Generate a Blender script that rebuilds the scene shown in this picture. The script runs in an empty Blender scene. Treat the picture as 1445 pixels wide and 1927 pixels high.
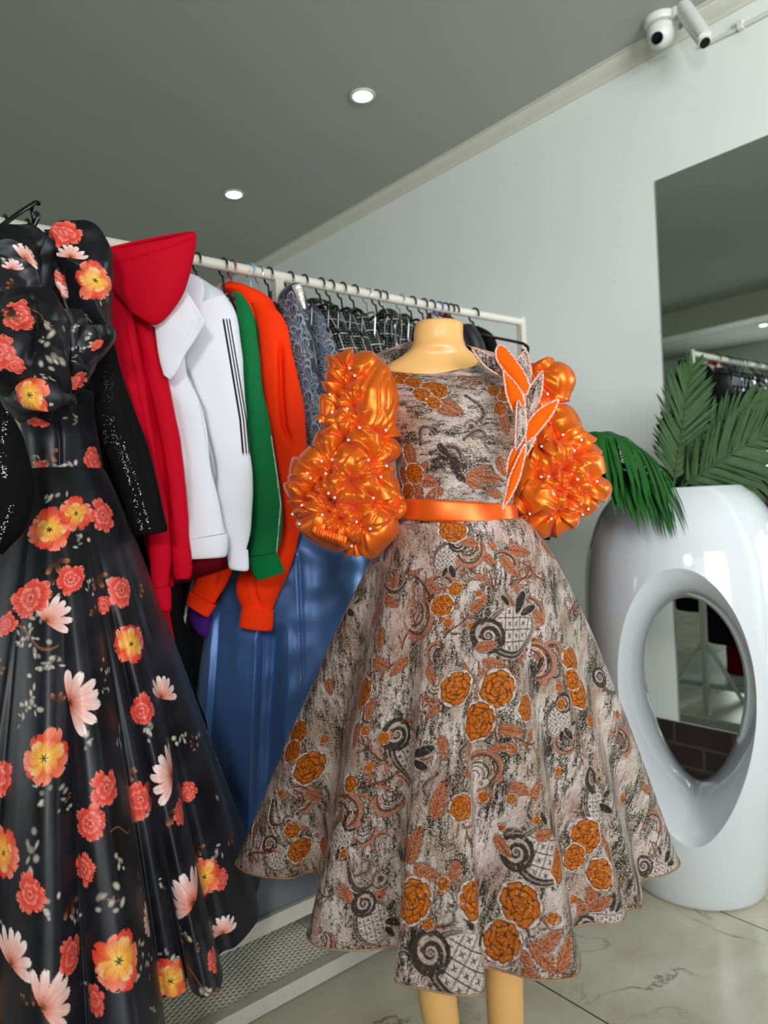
import bpy, math, random
import numpy as np
from mathutils import Vector, Matrix

# ------------------------------------------------------------------ camera, light, exposure
SC = bpy.context.scene
COL = SC.collection
H = 1.09                                   # lens height above the floor
F_PX, YAW, PITCH, ROLL = 1373.86, -0.685703, -0.0092216, -0.0499017
CX, CY = 722.5, 963.5
def _ax():
    cy, sy, cp, sp = math.cos(YAW), math.sin(YAW), math.cos(PITCH), math.sin(PITCH)
    fw = np.array([cp*cy, cp*sy, sp]); rt = np.array([sy, -cy, 0.]); up = np.cross(rt, fw)
    r2 = rt*math.cos(ROLL)+up*math.sin(ROLL); u2 = -rt*math.sin(ROLL)+up*math.cos(ROLL)
    sw = lambda v: np.array([-v[1], v[0], v[2]])
    return sw(fw), sw(r2), sw(u2)
FW, RT, UP = _ax()
ORG = np.array([0., 0., H])
FWH = np.array([FW[0], FW[1], 0.]); FWH /= np.linalg.norm(FWH)
RTH = np.array([FWH[1], -FWH[0], 0.])
cam_d = bpy.data.cameras.new('camera'); cam = bpy.data.objects.new('camera', cam_d); COL.objects.link(cam)
cam_d.sensor_fit = 'VERTICAL'; cam_d.sensor_height = 24; cam_d.sensor_width = 18
cam_d.lens = F_PX/1927*24
cam_d.clip_start = .02
cam.matrix_world = Matrix(((RT[0], UP[0], -FW[0], 0), (RT[1], UP[1], -FW[1], 0), (RT[2], UP[2], -FW[2], H), (0, 0, 0, 1)))
cam_d.dof.use_dof = True; cam_d.dof.focus_distance = 1.22; cam_d.dof.aperture_fstop = 2.6
SC.camera = cam
SC.view_settings.view_transform = 'Standard'; SC.view_settings.look = 'None'
SC.view_settings.exposure = 0.0; SC.view_settings.gamma = 1.0
SC.view_settings.use_curve_mapping = False
wd = bpy.data.worlds.new('world'); SC.world = wd; wd.use_nodes = True
wd.node_tree.nodes['Background'].inputs[0].default_value = (.80, .90, 1, 1)
wd.node_tree.nodes['Background'].inputs[1].default_value = 0.4
def area(name, loc, target, sx, sy, power, color):
    l = bpy.data.lights.new(name, 'AREA'); l.shape = 'RECTANGLE'; l.size = sx; l.size_y = sy; l.energy = power; l.color = color
    o = bpy.data.objects.new(name, l); COL.objects.link(o); o.location = loc
    o.rotation_euler = (Vector(target)-Vector(loc)).to_track_quat('-Z', 'Y').to_euler(); return o
area('daylight_window', (-.9, -2.9, 1.55), (.6, 2, 1.3), 2.6, 1.9, 15, (.93, .97, 1))
wl = area('fill_right_wall', (.2, -2.6, 1.5), (2.5, .35, 1.75), 1.6, 1.9, 54, (.94, .97, 1)); wl.data.spread = math.radians(80)  # added area lamp without a visible source, narrowed to brighten the right wall
area('fill_left_ceiling', (-3.4, 3.2, 1.5), (0, 2.0, 2.6), 1.6, 1.4, 34, (.95, .98, 1))  # added unseen fill that lifts the left ceiling reflected in the mirror
area('daylight_key', (-1.0, -.95, 1.95), (.75, 1.3, .85), .34, .34, 29, (1, .985, .96))

# ------------------------------------------------------------------ projection helpers
def ray(x, y): return FW+RT*((x-CX)/F_PX)+UP*(-(y-CY)/F_PX)
def onD(x, y, D): return ORG+ray(x, y)*D
def onX(x, y, X): d = ray(x, y); return ORG+d*X/d[0]
def onY(x, y, Y): d = ray(x, y); return ORG+d*Y/d[1]
def onZ(x, y, Z): d = ray(x, y); return ORG+d*(Z-H)/d[2]
def proj(P):
    Q = P-ORG; z = Q@FW
    return CX+F_PX*(Q@RT)/z, CY-F_PX*(Q@UP)/z, z
def lin(c):
    c = np.array(c, float)/255.
    return np.where(c <= .04045, c/12.92, ((c+.055)/1.055)**2.4)
def lin4(c): return tuple(lin(c))+(1.,)
def sstep(a, b, x):
    t = np.clip((x-a)/(b-a), 0, 1); return t*t*(3-2*t)

# ------------------------------------------------------------------ scene graph helpers
def link(name, me, mat=None, parent=None):
    o = bpy.data.objects.new(name, me); COL.objects.link(o)
    if mat is not None and me is not None: me.materials.clear(); me.materials.append(mat)
    if parent is not None:
        o.parent = parent; o.matrix_parent_inverse = Matrix.Translation(-Vector(parent['_loc'])) if '_loc' in parent else Matrix()
    return o
LOCS = {}
def thing(name, label, cat, loc, group=None):
    o = bpy.data.objects.new(name, None); COL.objects.link(o); o.location = Vector(loc); o.empty_display_size = .05
    LOCS[o.name] = Vector(loc); return tag(o, label, cat, group)
def tag(o, label, cat, group=None):
    o['label'] = label; o['category'] = cat
    if group: o['group'] = group
    return o
def struct(o): o['kind'] = 'structure'; return o
def put(o, parent):
    o.parent = parent; o.matrix_parent_inverse = Matrix.Translation(-LOCS.get(parent.name, Vector((0, 0, 0)))); return o
def obj(name, me, mat, parent=None):
    o = bpy.data.objects.new(name, me); COL.objects.link(o); me.materials.clear(); me.materials.append(mat)
    if parent is not None: put(o, parent)
    return o

def mesh_from(verts, faces, smooth=False):
    me = bpy.data.meshes.new('m'); me.from_pydata([tuple(v) for v in verts], [], [tuple(f) for f in faces])
    if smooth: me.polygons.foreach_set('use_smooth', [True]*len(me.polygons))
    me.update(); return me
class MB:
    def __init__(s): s.v = []; s.f = []; s.sm = []
    def add(s, V, F, sm=False):
        n = len(s.v); s.v += [tuple(v) for v in V]; s.f += [tuple(i+n for i in f) for f in F]; s.sm += [sm]*len(F); return s
    def box(s, a, b, M=None, bev=0):
        x0, y0, z0 = a; x1, y1, z1 = b
        V = [(x0,y0,z0),(x1,y0,z0),(x1,y1,z0),(x0,y1,z0),(x0,y0,z1),(x1,y0,z1),(x1,y1,z1),(x0,y1,z1)]
        if M is not None: V = [M@Vector(v) for v in V]
        return s.add(V, [(0,3,2,1),(4,5,6,7),(0,1,5,4),(1,2,6,5),(2,3,7,6),(3,0,4,7)])
    def tube(s, pts, r, n=10, closed=False, cap=True):
        pts = [np.array(p, float) for p in pts]; m = len(pts); rs = r if hasattr(r, '__len__') else [r]*m
        T = []
        for i in range(m):
            a = pts[i-1] if (i > 0 or closed) else pts[i]; b = pts[(i+1) % m] if (i < m-1 or closed) else pts[i]
            t = b-a; T.append(t/(np.linalg.norm(t)+1e-12))
        nrm = np.cross(T[0], [0, 0, 1.]);
        if np.linalg.norm(nrm) < 1e-3: nrm = np.cross(T[0], [0, 1., 0])
        nrm /= np.linalg.norm(nrm); V = []
        for i in range(m):
            nrm = nrm-T[i]*(nrm@T[i]); nrm /= np.linalg.norm(nrm)+1e-12; bn = np.cross(T[i], nrm)
            for k in range(n):
                a = 2*math.pi*k/n; V.append(pts[i]+(nrm*math.cos(a)+bn*math.sin(a))*rs[i])
        F = []
        for i in range(m if closed else m-1):
            j = (i+1) % m
            for k in range(n): F.append((i*n+k, i*n+(k+1) % n, j*n+(k+1) % n, j*n+k))
        if cap and not closed: F.append(tuple(range(n))[::-1]); F.append(tuple((m-1)*n+k for k in range(n)))
        return s.add(V, F, True)
    def lathe(s, prof, c, n=48, closed_top=True, ax=None):
        V = []; F = []; m = len(prof)
        for r, z in prof:
            for k in range(n):
                a = 2*math.pi*k/n; V.append((c[0]+r*math.cos(a), c[1]+r*math.sin(a), c[2]+z))
        for i in range(m-1):
            for k in range(n): F.append((i*n+k, i*n+(k+1) % n, (i+1)*n+(k+1) % n, (i+1)*n+k))
        F.append(tuple(range(n))[::-1]); F.append(tuple((m-1)*n+k for k in range(n)))
        return s.add(V, F, True)
    def mesh(s):
        me = mesh_from(s.v, s.f); me.polygons.foreach_set('use_smooth', s.sm); return me
    def build(s, name, mat, parent=None, bevel=0):
        me = s.mesh()
        try: me.set_sharp_from_angle(angle=math.radians(40))
        except Exception: pass
        o = obj(name, me, mat, parent)
        if bevel: b = o.modifiers.new('bevel', 'BEVEL'); b.width = bevel; b.segments = 2; b.limit_method = 'ANGLE'
        return o
def crom(pts, n, closed=False):
    P = np.array(pts, float); m = len(P)
    idx = np.linspace(0, m if closed else m-1, n, endpoint=not closed)
    i = np.floor(idx).astype(int); t = idx-i
    if not closed: over = i >= m-1; i[over] = m-2; t[over] = 1
    g = (lambda k: P[k % m]) if closed else (lambda k: P[np.clip(k, 0, m-1)])
    p0, p1, p2, p3 = g(i-1), g(i), g(i+1), g(i+2); t = t[:, None]
    return .5*((2*p1)+(-p0+p2)*t+(2*p0-5*p1+4*p2-p3)*t**2+(-p0+3*p1-3*p2+p3)*t**3)
def noise(P, scale, seed=0, n=14):
    r = np.random.RandomState(seed); out = 0
    for i in range(n):
        k = r.normal(size=P.shape[-1]); k = k/np.linalg.norm(k)*scale*(.6+.9*r.rand()); out = out+np.sin(P@k+r.rand()*6.283)
    return out/math.sqrt(n/2.)/1.6

# ------------------------------------------------------------------ node materials
class NT:
    def __init__(s, name):
        s.m = bpy.data.materials.new(name); s.m.use_nodes = True; s.t = s.m.node_tree; s.b = s.t.nodes['Principled BSDF']
    def n(s, typ, **kw):
        nd = s.t.nodes.new(typ)
        for k, v in kw.items():
            if k.startswith('i_'):
                key = k[2:]; key = int(key) if key.isdigit() else key.replace('_', ' '); s.set(nd.inputs[key], v)
            else: setattr(nd, k, v)
        return nd
    def set(s, inp, v):
        if isinstance(v, bpy.types.NodeSocket): s.t.links.new(v, inp)
        elif isinstance(v, bpy.types.Node): s.t.links.new(v.outputs[0], inp)
        else:
            if hasattr(inp.default_value, '__len__') and hasattr(v, '__len__') and len(inp.default_value) == 4 and len(v) == 3: v = tuple(v)+(1,)
            inp.default_value = v
    def P(s, **kw):
        for k, v in kw.items(): s.set(s.b.inputs[k.replace('_', ' ')], v)
        return s
    def attr(s, name): return s.n('ShaderNodeAttribute', attribute_name=name)
    def math(s, op, a, b=None, c=None):
        nd = s.n('ShaderNodeMath', operation=op); s.set(nd.inputs[0], a)
        if b is not None: s.set(nd.inputs[1], b)
        if c is not None: s.set(nd.inputs[2], c)
        return nd.outputs[0]
    def mix(s, f, a, b, mode='MIX'):
        nd = s.n('ShaderNodeMix', data_type='RGBA', blend_type=mode); s.set(nd.inputs[0], f); s.set(nd.inputs[6], a); s.set(nd.inputs[7], b); return nd.outputs[2]
    def ramp(s, f, stops, interp='LINEAR'):
        nd = s.n('ShaderNodeValToRGB'); cr = nd.color_ramp; cr.interpolation = interp
        while len(cr.elements) < len(stops): cr.elements.new(.5)
        for e, (p, c) in zip(cr.elements, stops): e.position = p; e.color = tuple(c)+(1,) if len(c) == 3 else c
        s.set(nd.inputs[0], f); return nd.outputs[0]
    def noise(s, vec=None, scale=5, detail=3, rough=.5, out=0, distortion=0):
        nd = s.n('ShaderNodeTexNoise'); nd.inputs['Scale'].default_value = scale; nd.inputs['Detail'].default_value = detail; nd.inputs['Roughness'].default_value = rough; nd.inputs['Distortion'].default_value = distortion
        if vec is not None: s.set(nd.inputs['Vector'], vec)
        return nd.outputs[out]
    def mapping(s, vec, scale=(1, 1, 1), rot=(0, 0, 0), loc=(0, 0, 0)):
        nd = s.n('ShaderNodeMapping'); s.set(nd.inputs[0], vec); nd.inputs['Scale'].default_value = scale; nd.inputs['Rotation'].default_value = rot; nd.inputs['Location'].default_value = loc; return nd.outputs[0]
    def obj(s): return s.n('ShaderNodeTexCoord').outputs['Object']
    def bump(s, h, strength=.3, dist=.01, normal=None):
        nd = s.n('ShaderNodeBump'); s.set(nd.inputs['Height'], h); nd.inputs['Strength'].default_value = strength; nd.inputs['Distance'].default_value = dist
        if normal is not None: s.set(nd.inputs['Normal'], normal)
        return nd.outputs[0]
def simple(name, rgb, rough=.5, metal=0, bumps=0, bscale=60, sheen=0, spec=.5, coat=0, var=.06):
    t = NT(name); c = lin(rgb); nz = t.noise(t.obj(), bscale, 3)
    t.P(Base_Color=t.mix(nz, tuple(c*(1-var)), tuple(np.minimum(c*(1+var), 1))), Roughness=rough, Metallic=metal)
    t.b.inputs['Specular IOR Level'].default_value = spec; t.b.inputs['Sheen Weight'].default_value = sheen; t.b.inputs['Coat Weight'].default_value = coat; t.b.inputs['Coat Roughness'].default_value = .08
    if bumps: t.P(Normal=t.bump(nz, bumps, .004))
    return t.m
def scuba(name, rgb, sheen=.0):
    t = NT(name); c = lin(rgb); v = t.obj(); big = t.noise(v, 9, 2); fine = t.noise(t.mapping(v, (1, 1, .45)), 900, 2)
    t.P(Base_Color=t.mix(big, tuple(c*.95), tuple(np.minimum(c*1.05, 1))), Roughness=.75, Normal=t.bump(fine, .12, .001))
    t.b.inputs['Sheen Weight'].default_value = sheen; t.b.inputs['Sheen Roughness'].default_value = .5; t.b.inputs['Specular IOR Level'].default_value = .12
    return t.m
def satin(name, rgb, rough=.36, aniso=.3, bump=.1, metal=.25):
    t = NT(name); c = lin(rgb); v = t.obj(); big = t.noise(v, 14, 3); fine = t.noise(t.mapping(v, (1, 1, .2)), 700, 2)
    t.P(Base_Color=t.mix(big, tuple(c*.9), tuple(np.minimum(c*1.08, 1))), Roughness=rough, Metallic=metal, Normal=t.bump(fine, bump, .0008))
    t.b.inputs['Specular IOR Level'].default_value = .6; t.b.inputs['Sheen Weight'].default_value = .1
    return t.m
M = {}
# wall paint
t = NT('wall_paint'); v = t.obj(); a = t.noise(v, 1.6, 4); b = t.noise(v, 26, 4)
t.P(Base_Color=t.mix(t.math('MULTIPLY', t.ramp(b, [(.62, (0, 0, 0)), (.8, (1, 1, 1))]), .15), t.mix(a, tuple(lin((203, 209, 205))), tuple(lin((215, 218, 211)))), tuple(lin((165, 165, 155)))), Roughness=.6, Normal=t.bump(b, .12, .006)); M['wall'] = t.m
t = NT('ceiling_paint'); v = t.obj(); a = t.noise(v, 1.2, 3)
t.P(Base_Color=t.mix(a, tuple(lin((156, 160, 156))), tuple(lin((168, 170, 164)))), Roughness=.9); M['ceiling'] = t.m
M['cornice'] = simple('cornice_paint', (196, 196, 182), .6, bumps=.1)
# marble tile
t = NT('marble_tile'); v = t.obj()
base = t.mix(t.ramp(t.noise(v, 3.2, 6, .6, distortion=.8), [(.3, (0, 0, 0)), (.7, (1, 1, 1))]), tuple(lin((184, 178, 152))), tuple(lin((212, 210, 190))))
w1 = t.n('ShaderNodeTexNoise'); w1.inputs['Scale'].default_value = 2.6; w1.inputs['Detail'].default_value = 8; w1.inputs['Roughness'].default_value = .62; w1.inputs['Distortion'].default_value = 1.1; t.set(w1.inputs['Vector'], v)
vein = t.math('ABSOLUTE', t.math('SUBTRACT', w1.outputs[0], .5)); vm = t.ramp(vein, [(0, (1, 1, 1)), (.007, (.5, .5, .5)), (.018, (0, 0, 0))])
vm = t.math('MULTIPLY', vm, t.ramp(t.noise(t.mapping(v, loc=(3, 1, 0)), 3, 2), [(.42, (0, 0, 0)), (.62, (1, 1, 1))]))
c = t.mix(t.math('MULTIPLY', vm, .75), base, tuple(lin((92, 78, 58))))
sx = t.n('ShaderNodeSeparateXYZ'); t.set(sx.inputs[0], v)
def gl(sock, off, per):
    q = t.math('DIVIDE', t.math('SUBTRACT', sock, off), per); q = t.math('ABSOLUTE', t.math('SUBTRACT', t.math('FRACT', q), .5))
    return t.math('GREATER_THAN', q, .5-.0022/per)
g = t.math('MAXIMUM', gl(sx.outputs[0], 1.262, .555), gl(sx.outputs[1], .35, 1.11))
c = t.mix(g, c, tuple(lin((70, 66, 52))))
t.P(Base_Color=c, Roughness=.22); t.b.inputs['Specular IOR Level'].default_value = .5; M['floor'] = t.m
# brick plinth
t = NT('dark_brick'); v = t.obj(); br = t.n('ShaderNodeTexBrick'); t.set(br.inputs['Vector'], t.mapping(v, rot=(0, math.pi/2, math.pi/2)))
for k, c_ in (('Color1', (30, 15, 11)), ('Color2', (20, 11, 9)), ('Mortar', (52, 48, 42))): br.inputs[k].default_value = lin4(c_)
br.inputs['Scale'].default_value = 1; br.inputs['Brick Width'].default_value = .22; br.inputs['Row Height'].default_value = .08; br.inputs['Mortar Size'].default_value = .005
t.P(Base_Color=br.outputs[0], Roughness=.7); M['brick'] = t.m
M['rackpaint'] = simple('chipped_white_paint', (186, 184, 172), .5, bumps=.25, bscale=90, var=.12)
t = NT('rail_paint'); v = t.obj(); ch = t.ramp(t.noise(v, 60, 5, .7), [(.66, (0, 0, 0)), (.7, (1, 1, 1))])
t.P(Base_Color=t.mix(ch, tuple(lin((205, 202, 188))), tuple(lin((110, 104, 92)))), Roughness=.45, Normal=t.bump(t.noise(v, 40, 4), .4, .004)); M['rail'] = t.m
M['shelf'] = simple('grey_laminate', (168, 171, 168), .35, bumps=.05)
M['meshmetal'] = simple('galvanised_mesh', (222, 220, 206), .5, metal=.1, bumps=.2, bscale=160)
M['blackplastic'] = simple('black_plastic', (14, 14, 15), .22)
M['burgundyplastic'] = simple('burgundy_plastic', (120, 40, 70), .3)
M['blueplastic'] = simple('light_blue_plastic', (110, 180, 210), .3)
M['navyplastic'] = simple('blue_plastic', (30, 80, 150), .3)
M['greenplastic'] = simple('green_plastic', (10, 110, 60), .3)
M['chrome'] = simple('steel_wire', (190, 190, 190), .25, metal=1)
M['mannequin'] = simple('mannequin_plastic', (222, 172, 104), .32, spec=.45, bscale=6, var=.03)
M['vase'] = simple('glossy_white_glaze', (192, 196, 198), .09, spec=.6, coat=.8, bscale=3, var=.01)
M['soil'] = simple('dark_soil', (30, 26, 20), .95, bumps=1, bscale=120)
M['white_plastic'] = simple('white_plastic', (205, 205, 198), .35)
M['lens'] = simple('dark_lens', (8, 8, 10), .05)
M['red'] = scuba('red_neoprene', (190, 0, 32)); M['white'] = scuba('white_neoprene', (224, 224, 231), .0)
M['orange'] = scuba('orange_neoprene', (238, 52, 4)); M['green'] = scuba('green_neoprene', (0, 104, 52)); M['purple'] = scuba('purple_fleece', (70, 24, 110))
M['darkred'] = scuba('dark_and_shaded_red', (110, 4, 20))
M['black'] = scuba('black_cloth', (9, 9, 10)); M['blacksilk'] = satin('black_silk', (20, 24, 26), .5)
M['osatin'] = satin('orange_satin', (228, 104, 0), .36, bump=.04, metal=.6); M['sash'] = satin('sash_satin', (232, 92, 0), .38, bump=.03, metal=.5)
M['oapplique'] = simple('orange_felt', (222, 88, 2), .7, bumps=.1, bscale=400, spec=.08)
M['bsatin'] = satin('blue_satin', (66, 104, 158), .42, bump=.05, metal=.35)
M['navysatin'] = satin('navy_satin', (40, 62, 120), .4)
M['silver'] = simple('silver_brocade_lining', (190, 188, 176), .35, metal=.5, bumps=.5, bscale=90)
M['pearl'] = simple('crystal_bead', (235, 225, 215), .08, metal=.3, spec=.9)
t = NT('beaded_edge'); v = t.obj(); vo = t.n('ShaderNodeTexVoronoi'); vo.inputs['Scale'].default_value = 480; t.set(vo.inputs['Vector'], v)
t.P(Base_Color=t.mix(t.ramp(vo.outputs[0], [(.1, (1, 1, 1)), (.6, (0, 0, 0))]), tuple(lin((190, 130, 110))), tuple(lin((248, 222, 212)))), Roughness=.2, Metallic=.2, Normal=t.bump(vo.outputs[0], .6, -.001)); M['beads'] = t.m
# mirror
t = NT('mirror_glass'); t.P(Base_Color=tuple(lin((205, 214, 208)))+(1,), Metallic=1., Roughness=.015); M['mirror'] = t.m
# lamp
t = NT('lamp_glow'); t.P(Base_Color=(1, 1, 1, 1)); t.b.inputs['Emission Color'].default_value = (.93, .97, 1, 1); t.b.inputs['Emission Strength'].default_value = 9; M['glow'] = t.m
# palm
def palm(name, c1, c2):
    t = NT(name); v = t.obj(); t.P(Base_Color=t.mix(t.noise(v, 30, 3), tuple(lin(c1)), tuple(lin(c2))), Roughness=.55); t.b.inputs['Specular IOR Level'].default_value = .2; return t.m
M['palm'] = palm('palm_leaf', (22, 48, 18), (48, 78, 34)); M['palmbright'] = palm('palm_leaf_bright', (12, 58, 14), (30, 92, 28))
M['stem'] = simple('palm_stem', (96, 120, 60), .45)
# floral print: colour attribute over charcoal
t = NT('floral_satin'); at = t.attr('col'); f = t.attr('fab'); fine = t.noise(t.mapping(f.outputs['Vector'], (1, .3, 1)), 1400, 2)
cloud = t.ramp(t.noise(f.outputs['Vector'], 9, 4, .6), [(.42, (0, 0, 0)), (.72, (1, 1, 1))])
basec = t.mix(t.math('MULTIPLY', cloud, .55), tuple(lin((12, 12, 15))), tuple(lin((50, 50, 64))))
t.P(Base_Color=t.mix(at.outputs['Alpha'], basec, at.outputs['Color']), Roughness=.37, Normal=t.bump(fine, .06, .0006)); t.b.inputs['Specular IOR Level'].default_value = .3; t.b.inputs['Sheen Weight'].default_value = .04; M['floral'] = t.m
# brocade
def brocade(name, light, dark, glit, amt=.5, stretch=(1, .3, 1), pinkc=(196, 166, 154)):
    t = NT(name); at = t.attr('col'); f = t.attr('fab').outputs['Vector']
    streak = t.noise(t.mapping(f, stretch), 130, 4, .7); speck = t.noise(t.mapping(f, tuple(min(1, q_*1.6) for q_ in stretch)), 520, 3, .6); big = t.noise(t.mapping(f, tuple(min(1, q_*1.3) for q_ in stretch)), 24, 3, .6)
    s = t.math('ADD', t.math('MULTIPLY', streak, .8), t.math('MULTIPLY', speck, .55))
    s = t.math('ADD', s, t.math('MULTIPLY', big, .75))
    s = t.math('MULTIPLY', s, .5); mask = t.ramp(s, [(amt-.035, (1, 1, 1)), (amt, (.55, .55, .55)), (amt+.035, (0, 0, 0))])
    lightc = t.mix(t.ramp(t.noise(f, 16, 3), [(.4, (0, 0, 0)), (.62, (1, 1, 1))]), tuple(lin(light)), tuple(lin(pinkc)))
    mask = t.math('SUBTRACT', 1.0, mask) if False else mask
    c = t.mix(mask, lightc, tuple(lin(dark)))
    gl_ = t.ramp(t.noise(t.mapping(f, (.5, 1, 1)), 700, 2), [(.55, (0, 0, 0)), (.62, (1, 1, 1))]); glm = t.math('MULTIPLY', gl_, t.ramp(t.noise(f, 14, 2), [(.36, (0, 0, 0)), (.5, (1, 1, 1))]))
    c = t.mix(glm, c, tuple(lin(glit)))
    brk = t.ramp(t.noise(f, 260, 3), [(.3, (.62, .60, .58)), (.55, (1, 1, 1)), (.72, (1.25, 1.22, 1.2))]); mot = t.mix(1.0, at.outputs['Color'], brk, 'MULTIPLY')
    edge = t.math('MULTIPLY', at.outputs['Alpha'], t.ramp(t.noise(f, 190, 2), [(.28, (.35, .35, .35)), (.42, (1, 1, 1))]))
    c = t.mix(edge, c, mot)
    wv = t.n('ShaderNodeTexWave', bands_direction='Y'); wv.inputs['Scale'].default_value = 160; wv.inputs['Distortion'].default_value = 4; wv.inputs['Detail'].default_value = 2; t.set(wv.inputs['Vector'], f)
    hh = t.math('ADD', t.math('MULTIPLY', speck, .8), t.math('ADD', t.math('MULTIPLY', wv.outputs['Fac'], .3), t.math('MULTIPLY', at.outputs['Alpha'], 1.1)))
    hh = t.math('ADD', hh, t.math('MULTIPLY', t.noise(f, 150, 3), .9))
    met = t.math('ADD', .42, t.math('MULTIPLY', glm, .4))
    t.P(Base_Color=c, Roughness=.34, Metallic=met, Normal=t.bump(hh, .85, .003)); t.b.inputs['Specular IOR Level'].default_value = .5
    return t.m
M['brocade'] = brocade('rose_brocade', (226, 210, 206), (46, 36, 32), (250, 242, 212), .51, pinkc=(176, 146, 132))
M['brocade_bodice'] = brocade('rose_brocade_bodice', (226, 210, 206), (46, 36, 32), (250, 242, 212), .505, (.3, 1, 1), (176, 146, 132))
M['bluebrocade'] = brocade('blue_brocade', (30, 44, 84), (12, 14, 28), (190, 180, 165), .49, (1, .5, 1), (70, 88, 120))
# tweed
t = NT('black_white_tweed'); f = t.attr('fab').outputs['Vector']; sx = t.n('ShaderNodeSeparateXYZ'); wob = t.mapping(f, (1, 1, 1))
t.set(sx.inputs[0], f)
def stripe(sock, per, wd_): return t.math('GREATER_THAN', t.math('ABSOLUTE', t.math('SUBTRACT', t.math('FRACT', t.math('DIVIDE', sock, per)), .5)), .5-wd_)
nz = t.noise(f, 420, 3); li = t.math('MAXIMUM', stripe(sx.outputs[0], .036, .034), stripe(sx.outputs[1], .045, .028))
l2 = t.math('MAXIMUM', stripe(sx.outputs[0], .009, .1), stripe(sx.outputs[1], .009, .1))
fl = t.math('ADD', t.math('MULTIPLY', li, t.ramp(nz, [(.38, (0, 0, 0)), (.5, (1, 1, 1))])), t.math('MULTIPLY', t.math('MULTIPLY', l2, t.ramp(nz, [(.5, (0, 0, 0)), (.62, (1, 1, 1))])), .55))
t.P(Base_Color=t.mix(fl, tuple(lin((8, 8, 9))), tuple(lin((215, 215, 210)))), Roughness=.9, Normal=t.bump(nz, .6, .003)); t.b.inputs['Specular IOR Level'].default_value = .1; M['tweed'] = t.m
# sequin cloth
t = NT('sequin_cloth'); at = t.attr('col'); f = t.attr('fab').outputs['Vector']; vo = t.n('ShaderNodeTexVoronoi'); vo.inputs['Scale'].default_value = 420; t.set(vo.inputs['Vector'], f)
dot = t.math('MULTIPLY', t.ramp(vo.outputs[0], [(.3, (1, 1, 1)), (.5, (0, 0, 0))]), at.outputs['Alpha'])
sep = t.n('ShaderNodeSeparateColor'); t.set(sep.inputs[0], vo.outputs['Color']); dot = t.math('MULTIPLY', dot, t.math('GREATER_THAN', t.math('ADD', sep.outputs[0], t.math('MULTIPLY', at.outputs['Alpha'], .3)), .93))
t.P(Base_Color=t.mix(dot, tuple(lin((13, 13, 14))), (.95, .95, .95)), Roughness=.75, Metallic=t.math('MULTIPLY', dot, .2), Normal=t.bump(t.noise(f, 500, 2), .3, .0015)); t.b.inputs['Specular IOR Level'].default_value = .1; M['sequin'] = t.m
# generic attribute colour cloth
t = NT('striped_cloth'); at = t.attr('col'); t.P(Base_Color=at.outputs['Color'], Roughness=.75, Normal=t.bump(t.noise(t.obj(), 900, 2), .12, .001)); t.b.inputs['Specular IOR Level'].default_value = .22; M['attr'] = t.m
t = NT('red_white_print'); f = t.obj(); t.P(Base_Color=t.ramp(t.noise(f, 60, 2), [(.45, tuple(lin((150, 20, 50)))), (.55, tuple(lin((230, 215, 215))))]), Roughness=.7); M['redprint'] = t.m

# ------------------------------------------------------------------ grid cloth
class Grid: pass
def normals(P, closed):
    if closed: du = np.roll(P, -1, 1)-np.roll(P, 1, 1)
    else: du = np.gradient(P, axis=1)
    dv = np.gradient(P, axis=0); n = np.cross(du, dv); return n/(np.linalg.norm(n, axis=2, keepdims=True)+1e-12)
def finish_grid(P, U, V, closed=True):
    G = Grid(); G.P = P; G.closed = closed; nv, nu = P.shape[:2]
    d = np.linalg.norm(np.roll(P, -1, 1)-P, axis=2)
    if not closed: d[:, -1] = 0
    G.L = d.sum(1)[:, None]*np.ones((1, nu))
    cum = np.concatenate([np.zeros((nv, 1)), np.cumsum(d, 1)[:, :-1]], 1)
    G.fx = cum-G.L*.5
    s = np.linalg.norm(np.diff(P, axis=0), axis=2).mean(1); G.fy = np.concatenate([[0], np.cumsum(s)])[:, None]*np.ones((1, nu))
    G.U, G.V = U, V; G.px, G.py, G.dep = proj(P)
    G.col = np.zeros((nv, nu, 4), np.float32); return G
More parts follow.
